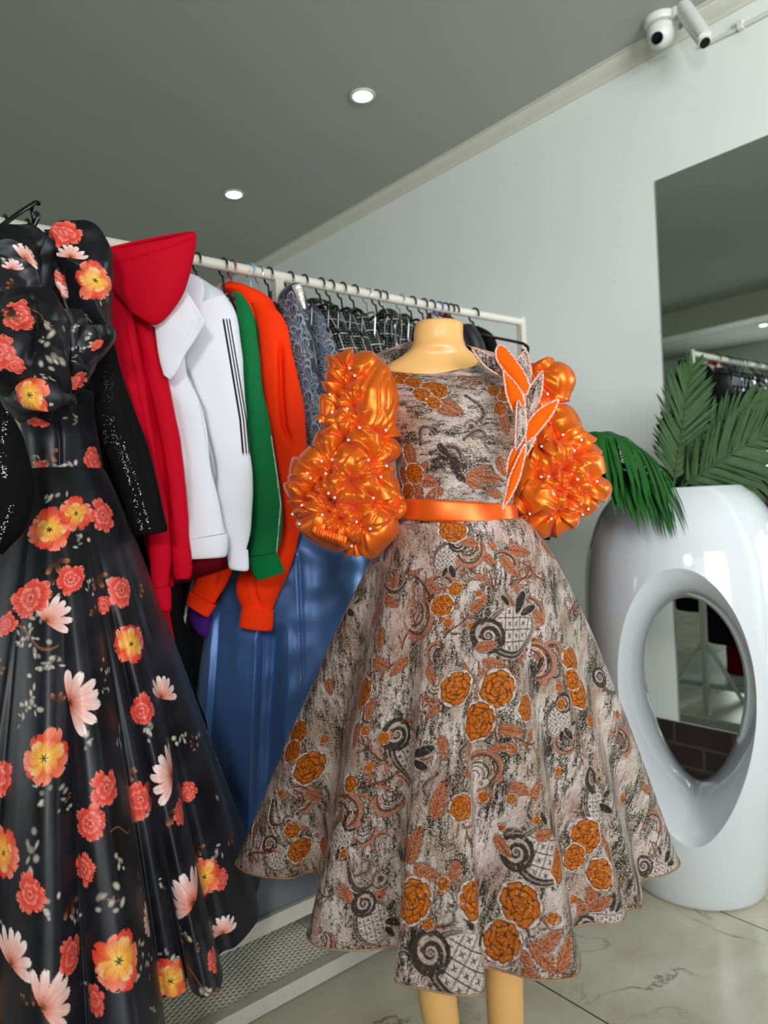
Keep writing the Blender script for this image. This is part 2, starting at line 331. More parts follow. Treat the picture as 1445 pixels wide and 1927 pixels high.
def grid_mesh(G, cap0=False, cap1=False, inner=0):
    P = G.P; nv, nu = P.shape[:2]; V = P.reshape(-1, 3)
    i = np.arange(nv-1)[:, None]; j = np.arange(nu if G.closed else nu-1)[None, :]; k = (j+1) % nu
    Q = np.stack([i*nu+j, i*nu+k, (i+1)*nu+k, (i+1)*nu+j], -1).reshape(-1, 4)
    extra = []; tris = []
    for cap, row in ((cap0, 0), (cap1, nv-1)):
        if cap:
            c = P[row].mean(0); ci = len(V)+len(extra); extra.append(c)
            for a in range(nu):
                b = (a+1) % nu; tris.append((row*nu+b, row*nu+a, ci) if row == 0 else (row*nu+a, row*nu+b, ci))
    if extra: V = np.concatenate([V, np.array(extra)])
    tris = np.array(tris, int).reshape(-1, 3)
    me = bpy.data.meshes.new('cloth'); me.vertices.add(len(V)); me.vertices.foreach_set('co', V.astype(np.float32).ravel())
    loops = np.concatenate([Q.ravel(), tris.ravel()]).astype(np.int32)
    me.loops.add(len(loops)); me.loops.foreach_set('vertex_index', loops)
    np_ = len(Q)+len(tris); me.polygons.add(np_)
    ls = np.concatenate([np.arange(len(Q))*4, len(Q)*4+np.arange(len(tris))*3]).astype(np.int32)
    me.polygons.foreach_set('loop_start', ls)
    me.polygons.foreach_set('use_smooth', np.ones(np_, bool))
    me.update(calc_edges=True)
    a = me.attributes.new('fab', 'FLOAT_VECTOR', 'POINT'); fab = np.zeros((len(V), 3), np.float32)
    fab[:nv*nu, 0] = G.fx.ravel(); fab[:nv*nu, 1] = G.fy.ravel(); a.data.foreach_set('vector', fab.ravel())
    a = me.attributes.new('col', 'FLOAT_COLOR', 'POINT'); c = np.zeros((len(V), 4), np.float32); c[:nv*nu] = G.col.reshape(-1, 4)
    if extra: c[nv*nu:, :] = G.col[0, 0]
    a.data.foreach_set('color', c.ravel()); me.validate(); return me
def loft(rows, D=1.4, ratio=.6, nu=72, nv=90, disp=None, creases=(), wr=0, wseed=1, power=1.0, openend=False):
    """rows: (xL,yL,xR,yR[,D[,ratio[,tilt]]]) pairs of edge points in photo pixels, at real distance D"""
    C = []
    for r in rows:
        d = r[4] if len(r) > 4 and r[4] else D; k = r[5] if len(r) > 5 and r[5] else ratio; tl = r[6] if len(r) > 6 else 0
        a, b = onD(r[0], r[1], d), onD(r[2], r[3], d); h = (b-a)/2
        C.append(np.concatenate([(a+b)/2, h, [np.linalg.norm(h)*k, tl]]))
    C = np.array(C); seg = np.linalg.norm(np.diff(C[:, :3], axis=0), axis=1)+1e-6
    s = np.concatenate([[0], np.cumsum(seg)]); s /= s[-1]
    K = crom(C, 400); ks = np.interp(np.linspace(0, len(rows)-1, 400), np.arange(len(rows)), s)
    tt = np.linspace(0, 1, nv); K = np.stack([np.interp(tt, ks, K[:, q]) for q in range(K.shape[1])], 1)
    ph = -(np.linspace(0, 2*math.pi, nu, endpoint=False)+math.pi*.5)       # seam at the back, then left, front, right
    cs, sn = np.cos(ph), np.sin(ph)
    cs = np.sign(cs)*np.abs(cs)**power; sn = np.sign(sn)*np.abs(sn)**power
    P = K[:, None, :3]+K[:, None, 3:6]*cs[None, :, None]-FWH[None, None, :]*(K[:, None, 6:7]*sn[None, :, None])
    P[..., 2] += K[:, None, 7]*sn[None, :]
    U = (np.arange(nu)/nu)[None, :]*np.ones((nv, 1)); V = tt[:, None]*np.ones((1, nu))
    # seam at the back: u .25 left, .5 front, .75 right
    N = normals(P, True); cen = K[:, None, :3]
    if ((N*(P-cen)).sum() < 0): N = -N
    px, py, dp = proj(P); front = sstep(.22, .3, U)*(1-sstep(.7, .78, U))
    dd = np.zeros(U.shape)
    if disp is not None: dd = dd+disp(U, V, P)
    if wr: dd = dd+wr*noise(P, 38, wseed)+wr*.5*noise(P, 90, wseed+5)
    for cr in creases:
        pts, w, dep = cr[:3]; mode = cr[3] if len(cr) > 3 else 'v'
        pts = np.array(pts, float); xx = np.interp(py, pts[:, 1], pts[:, 0]); q = (px-xx)/w
        ends = sstep(pts[0, 1]-12, pts[0, 1]+25, py)*(1-sstep(pts[-1, 1]-25, pts[-1, 1]+12, py))
        if mode == 'v': sh = -np.exp(-q*q)
        else: sh = np.where(q > 0, .35-1.35*np.exp(-q/2.6)*sstep(0, .9, q)-.35*sstep(0, 4., q), .35*np.exp(q/2.5))
        dd = dd+dep*sh*front*ends
    endf = 1.0
    P = P+N*(dd*endf)[..., None]
    return finish_grid(P, U, V)
def folds(n, amp, seed=0, top=.15):
    r = np.random.RandomState(seed); A = [(r.rand(), .5+r.rand(), r.rand()*6.28, (r.rand()-.5)*.12) for _ in range(n)]
    def f(U, V, P):
        o = np.zeros(U.shape)
        for c, w, p, dr in A:
            q = (U-c-dr*V+.5) % 1-.5; o += np.exp(-(q/(.035*w+.02))**2)*(w-1.0)*(.6+.4*np.sin(V*5+p))
        return amp*o*(top+(1-top)*V)
    return f
def part(name, G, mat, parent, cap0=True, cap1=True): return obj(name, grid_mesh(G, cap0, cap1), mat, parent)

# ------------------------------------------------------------------ motifs painted into the cloth (colour of the print itself)
def _el(x, y, cx, cy, a, b, rot):
    c, s = math.cos(rot), math.sin(rot); dx, dy = x-cx, y-cy; return (dx*c+dy*s)/a, (-dx*s+dy*c)/b
def mixc(a, b, t): return a*(1-t[:, None])+b*t[:, None]
def over(rgb, al, c, m):
    rgb[:] = rgb*(1-m[:, None])+c*m[:, None]; al[:] = al+(1-al)*m
def petal(rgb, al, x, y, ang, r0, L, W, c_in, c_mid, c_tip, rng, edge=(.55), streak=.18, ruff=.08):
    dx, dy = x*math.cos(ang)+y*math.sin(ang), -x*math.sin(ang)+y*math.cos(ang)
    u = (dx-r0)/L; w = W*(np.clip(u, 0, 1)**.6)*np.sqrt(np.clip(1-(np.clip(u, 0, 1))**3.5, 0, 1))+1e-4
    v = dy/w; rf = ruff*np.sin(v*5+rng.rand()*6)+ruff*.7*np.sin(v*11+rng.rand()*6)
    m = sstep(1.04, .96, np.abs(v))*sstep(-.02, .03, u)*sstep(1.0+.02, .96, u+rf*.8*np.abs(u))
    uu = np.clip(u, 0, 1); c = mixc(np.array(c_in), np.array(c_mid), sstep(.05, .5, uu)); c = mixc(c, np.array(c_tip), sstep(.5, .97, uu))
    st = 1+streak*np.sin(v*9+np.sin(u*5)*.8+rng.rand()*6)*np.cos(v*3.3); c = c*st[:, None]
    c = c*(1-edge*sstep(.72, 1.0, np.abs(v))*(1-uu*.5))[:, None]
    over(rgb, al, np.clip(c, 0, 1), m)
L_ = lambda *c: lin(c)
def m_poppy(x, y, rng):
    rgb = np.zeros((len(x), 3)); al = np.zeros(len(x)); a0 = rng.rand()*6.28
    for k in range(7): petal(rgb, al, x, y, a0+k*.9+rng.randn()*.18, .0, .8+.25*rng.rand(), .50+.12*rng.rand(), L_(250, 160, 60), L_(236, 96, 50), L_(222, 62, 54) if k % 2 else L_(248, 140, 116), rng, .3, .12, .12)
    for k in range(6): petal(rgb, al, x, y, a0+.4+k*1.05+rng.randn()*.2, .0, .5+.25*rng.rand(), .36, L_(252, 210, 84), L_(246, 166, 66), L_(240, 120, 80) if k % 2 else L_(250, 196, 140), rng, .35, .12, .12)
    r = np.hypot(x, y); over(rgb, al, L_(60, 25, 15)*np.ones((len(x), 3)), sstep(.13, .06, r+.05*np.sin(6*np.arctan2(y, x))))
    return rgb, al
def m_peony(x, y, rng):
    rgb = np.zeros((len(x), 3)); al = np.zeros(len(x))
    for n, r0, L, W, tip in ((10, .15, .85, .30, (246, 120, 100)), (9, .1, .66, .26, (232, 72, 60)), (8, .05, .48, .22, (250, 150, 130)), (6, 0, .32, .17, (240, 96, 84)), (4, 0, .18, .12, (252, 190, 170))):
        a0 = rng.rand()*6.28
        for k in range(n): petal(rgb, al, x, y, a0+k*6.283/n+rng.randn()*.16, r0*.6, L*(.78+.36*rng.rand()), W*1.25, L_(186, 44, 38), L_(220, 70, 58), L_(*tip), rng, .32, .08, .16)
    return rgb, al
def m_cosmos(x, y, rng):
    rgb = np.zeros((len(x), 3)); al = np.zeros(len(x)); y = y-.55
    for k, a in enumerate((-2.9, -.25, -2.45, -.7, -1.95, -1.2, -1.57)):
        petal(rgb, al, x, y, a, .05, 1.15+.1*rng.rand(), .27, L_(214, 110, 86), L_(244, 188, 176), L_(252, 232, 228), rng, .25, .14, .05)
    for k in range(5): petal(rgb, al, x, y, -1.57+(k-2)*.45, -.1, .33, .05, L_(60, 30, 18), L_(120, 60, 30), L_(190, 110, 60), rng)
    return rgb, al
def m_buds(x, y, rng):
    rgb = np.zeros((len(x), 3)); al = np.zeros(len(x))
    for k in range(7):
        a, b = _el(x, y, rng.randn()*.42, rng.randn()*.42, .12+.13*rng.rand(), .22+.16*rng.rand(), rng.rand()*3.14); q = np.hypot(a, b)
        c = mixc(L_(228, 222, 200), L_(120, 116, 112), sstep(0, 1, q)); over(rgb, al, c, sstep(1, .7, q)*(.55+.4*rng.rand()))
    return rgb, al
def m_dleaf(x, y, rng):
    rgb = np.zeros((len(x), 3)); al = np.zeros(len(x))
    for k in range(3): petal(rgb, al, x, y, -.3+.9*k+rng.randn()*.2, -.1, 1., .26, L_(30, 20, 16), L_(70, 40, 26), L_(170, 104, 66), rng, .6, .5, .05)
    return rgb, al
def m_stem(x, y, rng):
    rgb = np.ones((len(x), 3))*L_(128, 84, 54); d = np.abs(y-.35*np.sin(x*2.2)); al = sstep(.07, .03, d)*(np.abs(x) < 1.1)
    return rgb, al*.9
OUT = (40, 30, 26)
def m_rose(x, y, rng):
    rgb = np.zeros((len(x), 3)); al = np.zeros(len(x)); r = np.hypot(x, y); th = np.arctan2(y, x)
    O, O2, K = L_(226, 122, 14), L_(160, 72, 6), L_(60, 34, 16)
    for k in range(8): over(rgb, al, L_(238, 218, 204)*np.ones((len(x), 3)), sstep(.52, .47, np.hypot(x-.62*math.cos(k*.785), y-.62*math.sin(k*.785))))
    for n, rr, sz in ((6, .62, .40), (5, .40, .33), (3, .2, .24), (1, 0, .14)):
        a0 = rng.rand()*6.28
        for k in range(n):
            a = a0+k*6.283/n; ex, ey = _el(x, y, rr*math.cos(a), rr*math.sin(a), sz*.86, sz*1.12, a); q = np.hypot(ex, ey)*(1+.07*np.sin(5*np.arctan2(ey, ex)+k))
            over(rgb, al, K*np.ones((len(x), 3)), sstep(1.12, 1.04, q))
            c = mixc(O, O2, sstep(.1, 1, q)*.6*(.5+.5*np.sin(ex*6+k))); over(rgb, al, c, sstep(.97, .9, q))
    sp = np.abs(((np.log(r+.03)*1.6-th/6.283) % 1)-.5); over(rgb, al, K*np.ones((len(x), 3)), sstep(.1, .05, sp)*(r < .42)*.8)
    return rgb, al
def m_leaf(x, y, rng, cols=((204, 124, 84), (140, 76, 48))):
    rgb = np.zeros((len(x), 3)); al = np.zeros(len(x)); c1, c2 = L_(*cols[0]), L_(*cols[1])
    w = .42*np.sqrt(np.clip(1-x*x, 0, 1))*(1-.35*x); e = np.abs(y)/(w+1e-3)*(1+.06*np.sin(x*18)); m = (np.abs(x) < 1)
    over(rgb, al, L_(236, 214, 204)*np.ones((len(x), 3)), sstep(1.25, 1.12, e)*m); over(rgb, al, L_(70, 44, 34)*np.ones((len(x), 3)), sstep(1.1, 1.02, e)*m)
    vn = np.abs(np.sin((x-np.abs(y)*1.1)*11)); c = mixc(c2, c1, sstep(.1, .6, vn)); over(rgb, al, c, sstep(1., .92, e)*m)
    over(rgb, al, L_(96, 54, 38)*np.ones((len(x), 3)), sstep(.035, .015, np.abs(y))*m)
    return rgb, al
def m_sprig(x, y, rng):
    rgb = np.zeros((len(x), 3)); al = np.zeros(len(x))
    over(rgb, al, L_(120, 70, 50)*np.ones((len(x), 3)), sstep(.05, .03, np.abs(y-.1*np.sin(3*x)))*(np.abs(x) < .95))
    for k in range(6):
        cx = -.75+.3*k; s = 1 if k % 2 else -1; a, b = _el(x, y, cx+.12, s*.26, .28, .11, s*.8)
        c2, a2 = m_leaf(a, b*1, rng); over(rgb, al, c2, a2*(np.abs(b) < 1.1))
    return rgb, al
def m_bud(x, y, rng):
    rgb, al = m_leaf(x*1.0, y*1.15, rng); r2, a2 = m_rose(x*1.7, y*1.7, rng); over(rgb, al, r2, a2); return rgb, al
def _spiral(x, y, w=.17, turns=2.1, b=.17, hand=1):
    r = np.hypot(x, y)+1e-6; th = np.arctan2(y*hand, x)/6.283; q = (np.log(r)/(b*6.283)-th); n = np.floor(q); f = np.abs(q-n-.5)
    return f, r
def m_scroll(x, y, rng, lat=True):
    n = len(x); rgb = np.zeros((n, 3)); al = np.zeros(n); K = L_(66, 56, 50)*np.ones((n, 3)); Wt = L_(214, 196, 186)*np.ones((n, 3))
    # teardrop body with lattice
    bx, by = x-.28, y-.05; e = np.hypot(bx/.78, by/.62); 
    if lat:
        over(rgb, al, L_(226, 212, 206)*np.ones((n, 3)), sstep(1.02, .97, e))
        g1 = np.abs(((bx*3.1+by*1.0) % 1)-.5); g2 = np.abs(((by*3.1-bx*.7) % 1)-.5)
        over(rgb, al, K, (sstep(.44, .47, g1)+sstep(.44, .47, g2)).clip(0, 1)*sstep(1, .96, e))
        cx_, cy_ = ((bx*3.1+by*1.0) % 1)-.5, ((by*3.1-bx*.7) % 1)-.5; cc = np.minimum(np.abs(cx_-cy_), np.abs(cx_+cy_))
        over(rgb, al, K, sstep(.09, .05, cc)*(np.hypot(cx_, cy_) < .24)*sstep(.95, .9, e))
    ring = np.abs(e-1.03)*(1.0); th = np.arctan2(by, bx); thick = .10+.06*np.sin(th-.8); part_ = (th < 2.7)|(th > 3.0)
    up = ~((th < -.35)&(th > -1.9)) 
    over(rgb, al, Wt, sstep(thick+.05, thick+.02, ring)*up); over(rgb, al, K, sstep(thick, thick-.025, ring)*up); over(rgb, al, L_(160, 146, 132)*np.ones((n, 3)), sstep(.022, .01, np.abs(ring-.02))*up)
    f, r = _spiral((x+.52)/.42, (y-.05)/.42); ok = r < 1.0
    over(rgb, al, L_(206, 186, 176)*np.ones((n, 3)), sstep(1.05, 1.0, r)); over(rgb, al, K, sstep(.3, .24, f)*ok); over(rgb, al, K, sstep(.16, .11, np.abs(r-.98)))
    # beads outside
    nb = 17; tb = (th*nb/6.283 % 1)-.5; d = np.hypot(tb*6.283/nb*1.25*.78, (e-1.27)*.7); over(rgb, al, L_(104, 72, 58)*np.ones((n, 3)), sstep(.07, .05, d)*((th > .2)|(th < -2.2)))
    # leaf tail
    for a, cx, cy, s in ((-1.0, .75, -.6, .34), (-.3, .98, -.32, .26), (-2.2, .2, -.78, .2)):
        ex, ey = _el(x, y, cx, cy, s, s*.42, a); q = np.hypot(ex, ey); over(rgb, al, Wt, sstep(1.2, 1.1, q)); over(rgb, al, L_(52, 46, 44)*np.ones((n, 3)), sstep(1.02, .95, q))
    return rgb, al
def m_curl(x, y, rng, col=(96, 76, 64), fill=None):
    n = len(x); rgb = np.zeros((n, 3)); al = np.zeros(n); K = L_(*col)*np.ones((n, 3)); Wt = L_(222, 204, 192)*np.ones((n, 3))
    t = np.linspace(0, 1, 60); cx = -.9+1.7*t; cy = .55*np.sin(t*4.2-.4); a = t*4.6
    ex = np.where(t > .72, .55+.28*np.cos((t-.72)*17), cx); ey = np.where(t > .72, .05+.28*np.sin((t-.72)*17), cy)
    d = np.full(n, 9.); 
    for i in range(60): d = np.minimum(d, np.hypot(x-ex[i], y-ey[i])/(.55+.75*math.sin(min(1, t[i]*1.3)*math.pi)))
    over(rgb, al, Wt, sstep(.12, .10, d)); over(rgb, al, K, sstep(.085, .065, d)); 
    for cx_, cy_, s in ((.55, .05, .12), (-.88, -.22, .1)): over(rgb, al, K, sstep(s, s*.8, np.hypot(x-cx_, y-cy_)))
    return rgb, al
def m_acanthus(x, y, rng):
    n = len(x); rgb = np.zeros((n, 3)); al = np.zeros(n); A, B, K = L_(190, 132, 106), L_(222, 190, 172), L_(104, 66, 50)
    for k in range(6):
        s = 1-.13*k; f = np.hypot((x+.1*k)/.95, (y-.08*k)/.8)/s; th = np.arctan2(y-.08*k, x+.1*k)
        on = (th > -2.6+k*.1)&(th < 1.0-k*.15); c = K if k % 2 else (A if k % 4 == 0 else B)
        over(rgb, al, c*np.ones((n, 3)), sstep(1.02, .99, f)*sstep(.86, .89, f)*on if k else sstep(1.03, 1, f)*sstep(.6, .66, f)*on)
    for q in ((.8, .45), (-.85, .3)): over(rgb, al, A*np.ones((n, 3)), sstep(.2, .17, np.hypot(x-q[0], y-q[1])))
    return rgb, al
def stamp(G, cx, cy, r, rot, fn, seed=0, sx=1., flip=1):
    D2 = (G.px-cx)**2+(G.py-cy)**2; cand = D2 < 100
    if not cand.any():
        if D2.min() > 1600: return
        i = np.unravel_index(np.argmin(D2), D2.shape)
    else:
        Q = np.where(cand, D2+4e4*(G.dep-G.dep[cand].min()), 1e9); i = np.unravel_index(np.argmin(Q), Q.shape)
    rm = r*G.dep[i]/F_PX
    lx = (G.fx-G.fx[i])+(G.fxc[i] if hasattr(G, 'fxc') else 0)
    # unrolled offset: same u keeps its place while rows change length
    lx = (G.un-G.un[i])*G.L; ly = G.fy-G.fy[i]
    m = (np.abs(lx) < rm*1.6)&(np.abs(ly) < rm*1.6); lx, ly = lx[m]/rm, ly[m]/rm
    if len(lx) < 3: return
    c, s = math.cos(rot), math.sin(rot); x, y = (lx*c+ly*s)/sx, (-lx*s+ly*c)*flip
    rgb, al = fn(x, y, np.random.RandomState(seed)); al = np.clip(al, 0, 1)
    old = G.col[m]; a0 = old[:, 3]; out = al+a0*(1-al); rgbn = (rgb*al[:, None]+old[:, :3]*(a0*(1-al))[:, None])/np.maximum(out, 1e-5)[:, None]
    G.col[m] = np.concatenate([rgbn, out[:, None]], 1)
def prep(G): G.un = (G.fx/G.L)+.5; G.un = G.un; return G

# ------------------------------------------------------------------ room shell
XW = 2.52; ZC = H+1.63; XL = -3.6; YF = 5.2; YB = -3.2
def slab(name, a, b, mat): return struct(MB().box(a, b).build(name, mat))
slab('floor', (XL, YB, -.1), (XW+.1, YF, 0), M['floor'])
slab('ceiling', (XL, YB, ZC), (XW+.1, YF, ZC+.1), M['ceiling'])
slab('wall_right', (XW, YB, 0), (XW+.12, YF, ZC), M['wall'])
slab('wall_far', (XL, YF, 0), (XW+.12, YF+.12, ZC), M['wall'])
slab('wall_left', (XL-.12, YB, 0), (XL, YF, ZC), M['wall'])
slab('trim_beam', (-1.52, YB, H+1.417), (-1.322, YF, ZC), M['cornice'])
slab('wall_back', (.9, YB-.12, 0), (XW+.12, YB, ZC), M['wall'])
prof = [(0, 0), (0, -.045), (-.008, -.045), (-.012, -.038), (-.022, -.034), (-.04, -.022), (-.052, -.012), (-.056, -.006), (-.066, -.006), (-.066, 0)]
V = []; F = []
for y in (YB, YF):
    for dx, dz in prof: V.append((XW+dx, y, ZC+dz))
n = len(prof)
for k in range(n-1): F.append((k, k+1, n+k+1, n+k))
struct(MB().add(V, F).build('trim_cornice', M['cornice']))
# cornice on the beam side is the beam itself; brick plinth at the foot of the right wall
slab('baseboard_right', (XW-.018, YB, 0), (XW, YF, .235), M['brick'])

# downlights
def downlight(x, y, label):
    r = thing('ceiling_downlight', label, 'light', (x, y, ZC), 'recessed downlights in the grey ceiling')
    ring = MB(); pr = [(.036, -.001), (.05, -.001), (.052, -.005), (.05, -.009), (.038, -.009), (.036, -.001)]
    V = []; F = []; n = 32
    for rr, z in pr:
        for k in range(n): a = 6.2832*k/n; V.append((x+rr*math.cos(a), y+rr*math.sin(a), ZC+z))
    for i in range(len(pr)-1):
        for k in range(n): F.append((i*n+k, i*n+(k+1) % n, (i+1)*n+(k+1) % n, (i+1)*n+k))
    ring.add(V, F, True); ring.build('trim_ring', M['white_plastic'], r)
    MB().lathe([(.030, -.010), (.037, -.004)], (x, y, ZC), 32).build('lamp', M['glow'], r)
    l = bpy.data.lights.new('downlight_beam', 'SPOT'); l.energy = 5; l.spot_size = 1.9; l.spot_blend = .8; l.shadow_soft_size = .03; l.color = (.92, .96, 1)
    o = bpy.data.objects.new('downlight_beam', l); COL.objects.link(o); o.location = (0, 0, -.03); o.parent = r
for px_, py_, lb in ((682, 178, 'round white recessed ceiling light, the nearer and brighter of the two above the rack'), (440, 364, 'round white recessed ceiling light farther back, above the red and white jackets')):
    p = onZ(px_, py_, ZC); downlight(p[0], p[1], lb)
downlight(-2.68, (H, .419*7.72)[1], 'round white ceiling light seen only as a reflection in the mirror edge')

# mirror
mr = MB().box((XW-.006, -.75, H-.85), (XW-.001, 1.411, H+1.137)).build('wall_mirror', M['mirror'])
tag(mr, 'tall frameless rectangular mirror on the pale right wall behind the white vase', 'mirror')

# security cameras
p = onD(1243, 48, 2.9); px0 = onX(1243, 48, XW-.11)
def dome_cam():
    c = np.array([px0[0], px0[1], ZC]); r = thing('dome_camera', 'small white dome security camera on the ceiling beside the cornice', 'security camera', c)
    MB().lathe([(.055, 0), (.055, -.012), (.05, -.022), (.034, -.026)][::-1], c, 32).build('mounting_base', M['white_plastic'], r)
    pr = [(.004, -.098), (.022, -.094), (.037, -.083), (.045, -.066), (.047, -.05), (.045, -.032), (.03, -.02)]
    MB().lathe(pr, c, 32).build('housing', M['white_plastic'], r)
    d = ray(1228, 52); d = -d/np.linalg.norm(d); d = d+np.array([-.5, 0.2, -.3]); d /= np.linalg.norm(d); lc = c+np.array([0, 0, -.058])+d*.036
    MB().tube([lc, lc+d*.014], .019, 20).build('lens', M['lens'], r)
dome_cam()
def bullet_cam():
    a = onX(1276, 12, XW-.10); b = onX(1326, 80, XW-.10); b = onX(1326, 80, XW-.16)
    r = thing('bullet_camera', 'white bullet security camera on a bracket next to the dome camera', 'security camera', (a[0], a[1], ZC))
    MB().tube([(a[0], a[1], ZC), (a[0], a[1], ZC-.03)], .032, 20).build('mounting_base', M['white_plastic'], r)
    MB().tube([(a[0], a[1], ZC-.03), (a[0], a[1], ZC-.055), a+np.array([0, 0, -.03])], [.016, .018, .014], 14).build('bracket', M['white_plastic'], r)
    d = b-a; MB().tube([a, a+d*.1, a+d*.85, b], [.016, .021, .021, .02], 20).build('housing', M['white_plastic'], r)
    e = b+d/np.linalg.norm(d)*.004; MB().tube([b-d*.02, e], [.0165, .0165], 20).build('lens', M['lens'], r)
    s = a+np.array([0, 0, .03]); MB().tube([s+d*.05, s+d*.5, s+d*1.02-np.array([0, 0, .01])], [.022, .023, .022], 16).build('sun_shield', M['white_plastic'], r)
bullet_cam()
cb = MB(); pts = [onX(x, y, XW-.012) for x, y in ((1322, 84), (1345, 75), (1392, 52), (1445, 24), (1500, -6), (1700, -120))]
cb.tube(pts, .007, 8); tag(cb.build('cable_conduit', M['cornice']), 'thin pale cable conduit running along the wall below the cornice', 'conduit')
p = onX(1394, 48, XW-.01); cl = MB(); cl.box(p-np.array([.012, .01, .014]), p+np.array([.009, .01, .014])); tag(cl.build('conduit_clip', M['white_plastic'], None, .002), 'small white clip holding the cable conduit to the wall', 'clip')

# ------------------------------------------------------------------ clothes rack
YR = 1.60; YF1, YF2 = 1.35, 1.85; RX0, RX1 = .12, 1.947
ZR = H+.597; R_ = .013
rk = thing('clothes_rack', 'long white painted metal clothes rack with mesh base holding all the garments', 'clothes rack', (1.0, YR, 0))
rl = MB(); rl.tube([(x, YR, ZR+.004*math.sin(x*3)) for x in np.linspace(RX0, RX1, 30)], R_, 16); rl.build('rail', M['rail'], rk)
for x in (onY(8, 410, YR)[0], onY(522, 530, YR)[0], RX1-.0):
    b = MB(); b.box((x-.012, YR-.012, .1), (x+.012, YR+.012, ZR-(.009 if x < RX1-.1 else -.013))); b.build('post', M['rackpaint'], rk, .002)
zb0, zb1, zs = .05, H-1.005, H-.848
f = MB()
for y in (YF1, YF2-.03): f.box((RX0, y, zb0), (RX1+.012, y+.03, zb1))
for x in (RX0, .93, RX1-.018): f.box((x, YF1+.03, zb0), (x+.03, YF2-.03, zb1))
for x in (RX0, RX1-.018):
    for y in (YF1, YF2-.03): f.box((x, y, zb1), (x+.03, y+.03, zs-.03))
f.build('base_frame', M['rackpaint'], rk, .002)
for y0, y1 in ((YF1+.03, YR-.012), (YR+.012, YF2-.03)):
    br = MB(); br.tube([(RX1, y0, .09), (RX1, (YR-.012 if y0 < YR-.1 else YR+.012), .42)] if y0 < YR-.1 else [(RX1, y1, .09), (RX1, YR+.012, .42)], .009, 8); br.build('brace', M['rackpaint'], rk)
s = MB(); s.box((RX0+.01, YF1+.012, zs-.022), (RX1-.01, YF2, zs)); s.build('shelf_board', M['shelf'], rk, .001)
s = MB(); s.box((RX0, YF1-.002, zs-.030), (RX1+.01, YF1+.0115, zs+.003)); s.build('shelf_edge', M['rackpaint'], rk, .002)
# expanded metal mesh on the lower tier
ms = MB(); x0, x1, y0, y1, zz = RX0+.03, .925, YF1+.028, YF2-.03, zb1-.004
dx, dy = .023, .0125
def clipseg(a, b):
    (ax, ay), (bx, by) = a, b; t0, t1 = 0., 1.
    for p, q in ((-(bx-ax), ax-x0), (bx-ax, x1-ax), (-(by-ay), ay-y0), (by-ay, y1-ay)):
        if abs(p) < 1e-9:
            if q < 0: return None
        else:
            r = q/p
            if p < 0: t0 = max(t0, r)
            else: t1 = min(t1, r)
    return None if t0 >= t1-1e-4 else ((ax+(bx-ax)*t0, ay+(by-ay)*t0), (ax+(bx-ax)*t1, ay+(by-ay)*t1))
Wd = y1-y0; sl = Wd/(dy/dx) if False else Wd*dx/dy
for sgn in (1, -1):
    k = x0-sl
    while k < x1+sl:
        a = (k, y0 if sgn > 0 else y1); b = (k+sl, y1 if sgn > 0 else y0); cc = clipseg(a, b)
        if cc:
            (ax, ay), (bx, by) = cc; d = np.array([bx-ax, by-ay]); L = np.linalg.norm(d)
            if L > .004:
                n_ = np.array([-d[1], d[0]])/L*.0015; zt = zz+(.0012 if sgn > 0 else 0)
                V = [(ax+n_[0], ay+n_[1], zt), (bx+n_[0], by+n_[1], zt), (bx-n_[0], by-n_[1], zt), (ax-n_[0], ay-n_[1], zt)]
                V += [(v[0], v[1], v[2]-.0025) for v in V]; ms.add(V, [(0, 3, 2, 1), (4, 5, 6, 7), (0, 1, 5, 4), (2, 3, 7, 6)])
        k += dx
mo = ms.build('mesh_panel', M['meshmetal'], rk)
gp = MB(); gp.box((.965, YF1+.0295, zb1-.004), (1.10, YF1+.12, zb1-.001)); gp.build('corner_plate', M['rackpaint'], rk)
for x in (RX0+.05, RX1-.05):
    for y in (YF1+.015, YF2-.015):
        c = MB(); c.tube([(x, y-.009, .022), (x, y+.009, .022)], .022, 20); wv = c.build('caster', M['blackplastic'], rk)
        MB().box((x-.006, y-.013, .022), (x+.006, y+.013, zb0)).build('caster_fork', M['chrome'], wv)

# ------------------------------------------------------------------ hangers (hook over the rail, sloping arms along y)
HG = 'hangers along the rail'
def hanger(px_, mat, label, wire=.0023, drop=.075, half=.17, arms=True, hooktop=None, curl=False, x=None):
    x = onY(px_, 500, YR)[0] if x is None else x
    if x is None: pass
    r = thing('clothes_hanger', label, 'hanger', (x, YR, ZR-drop), HG)
    rr = R_+wire+.0015+.004; pts = []
    for a in np.linspace(math.radians(200), math.radians(-75), 16): pts.append((x, YR+.0+rr*math.cos(a), ZR+.004*math.sin(x*3)+(rr-R_-wire-.001)*(-1)+rr*math.sin(a)))
    pts += [(x, YR+.004, ZR-rr-.012), (x, YR, ZR-drop)]
    MB().tube(crom(pts, 40), wire, 8).build('hook', mat, r)
    if arms:
        a = [(x, YR-half, ZR-drop-.075), (x, YR-half*.9, ZR-drop-.062), (x, YR-.03, ZR-drop-.008), (x, YR, ZR-drop), (x, YR+.03, ZR-drop-.008), (x, YR+half*.9, ZR-drop-.062), (x, YR+half, ZR-drop-.075)]
        if curl: 
            e = [(x, YR-half-.01*math.sin(t_)-.0, ZR-drop-.086+.011*math.cos(t_)) for t_ in np.linspace(0, 5, 10)]; a = e[::-1]+a
        MB().tube(crom(a, 50), wire*1.5, 8).build('shoulder_bar', mat, r)
    return r
def rx(px_): # rail x for a photo column
    best = None
    for x in np.linspace(RX0, RX1, 800):
        q = proj(np.array([x, YR, ZR+R_])); d = abs(q[0]-px_)
        if best is None or d < best[0]: best = (d, x)
    return best[1]
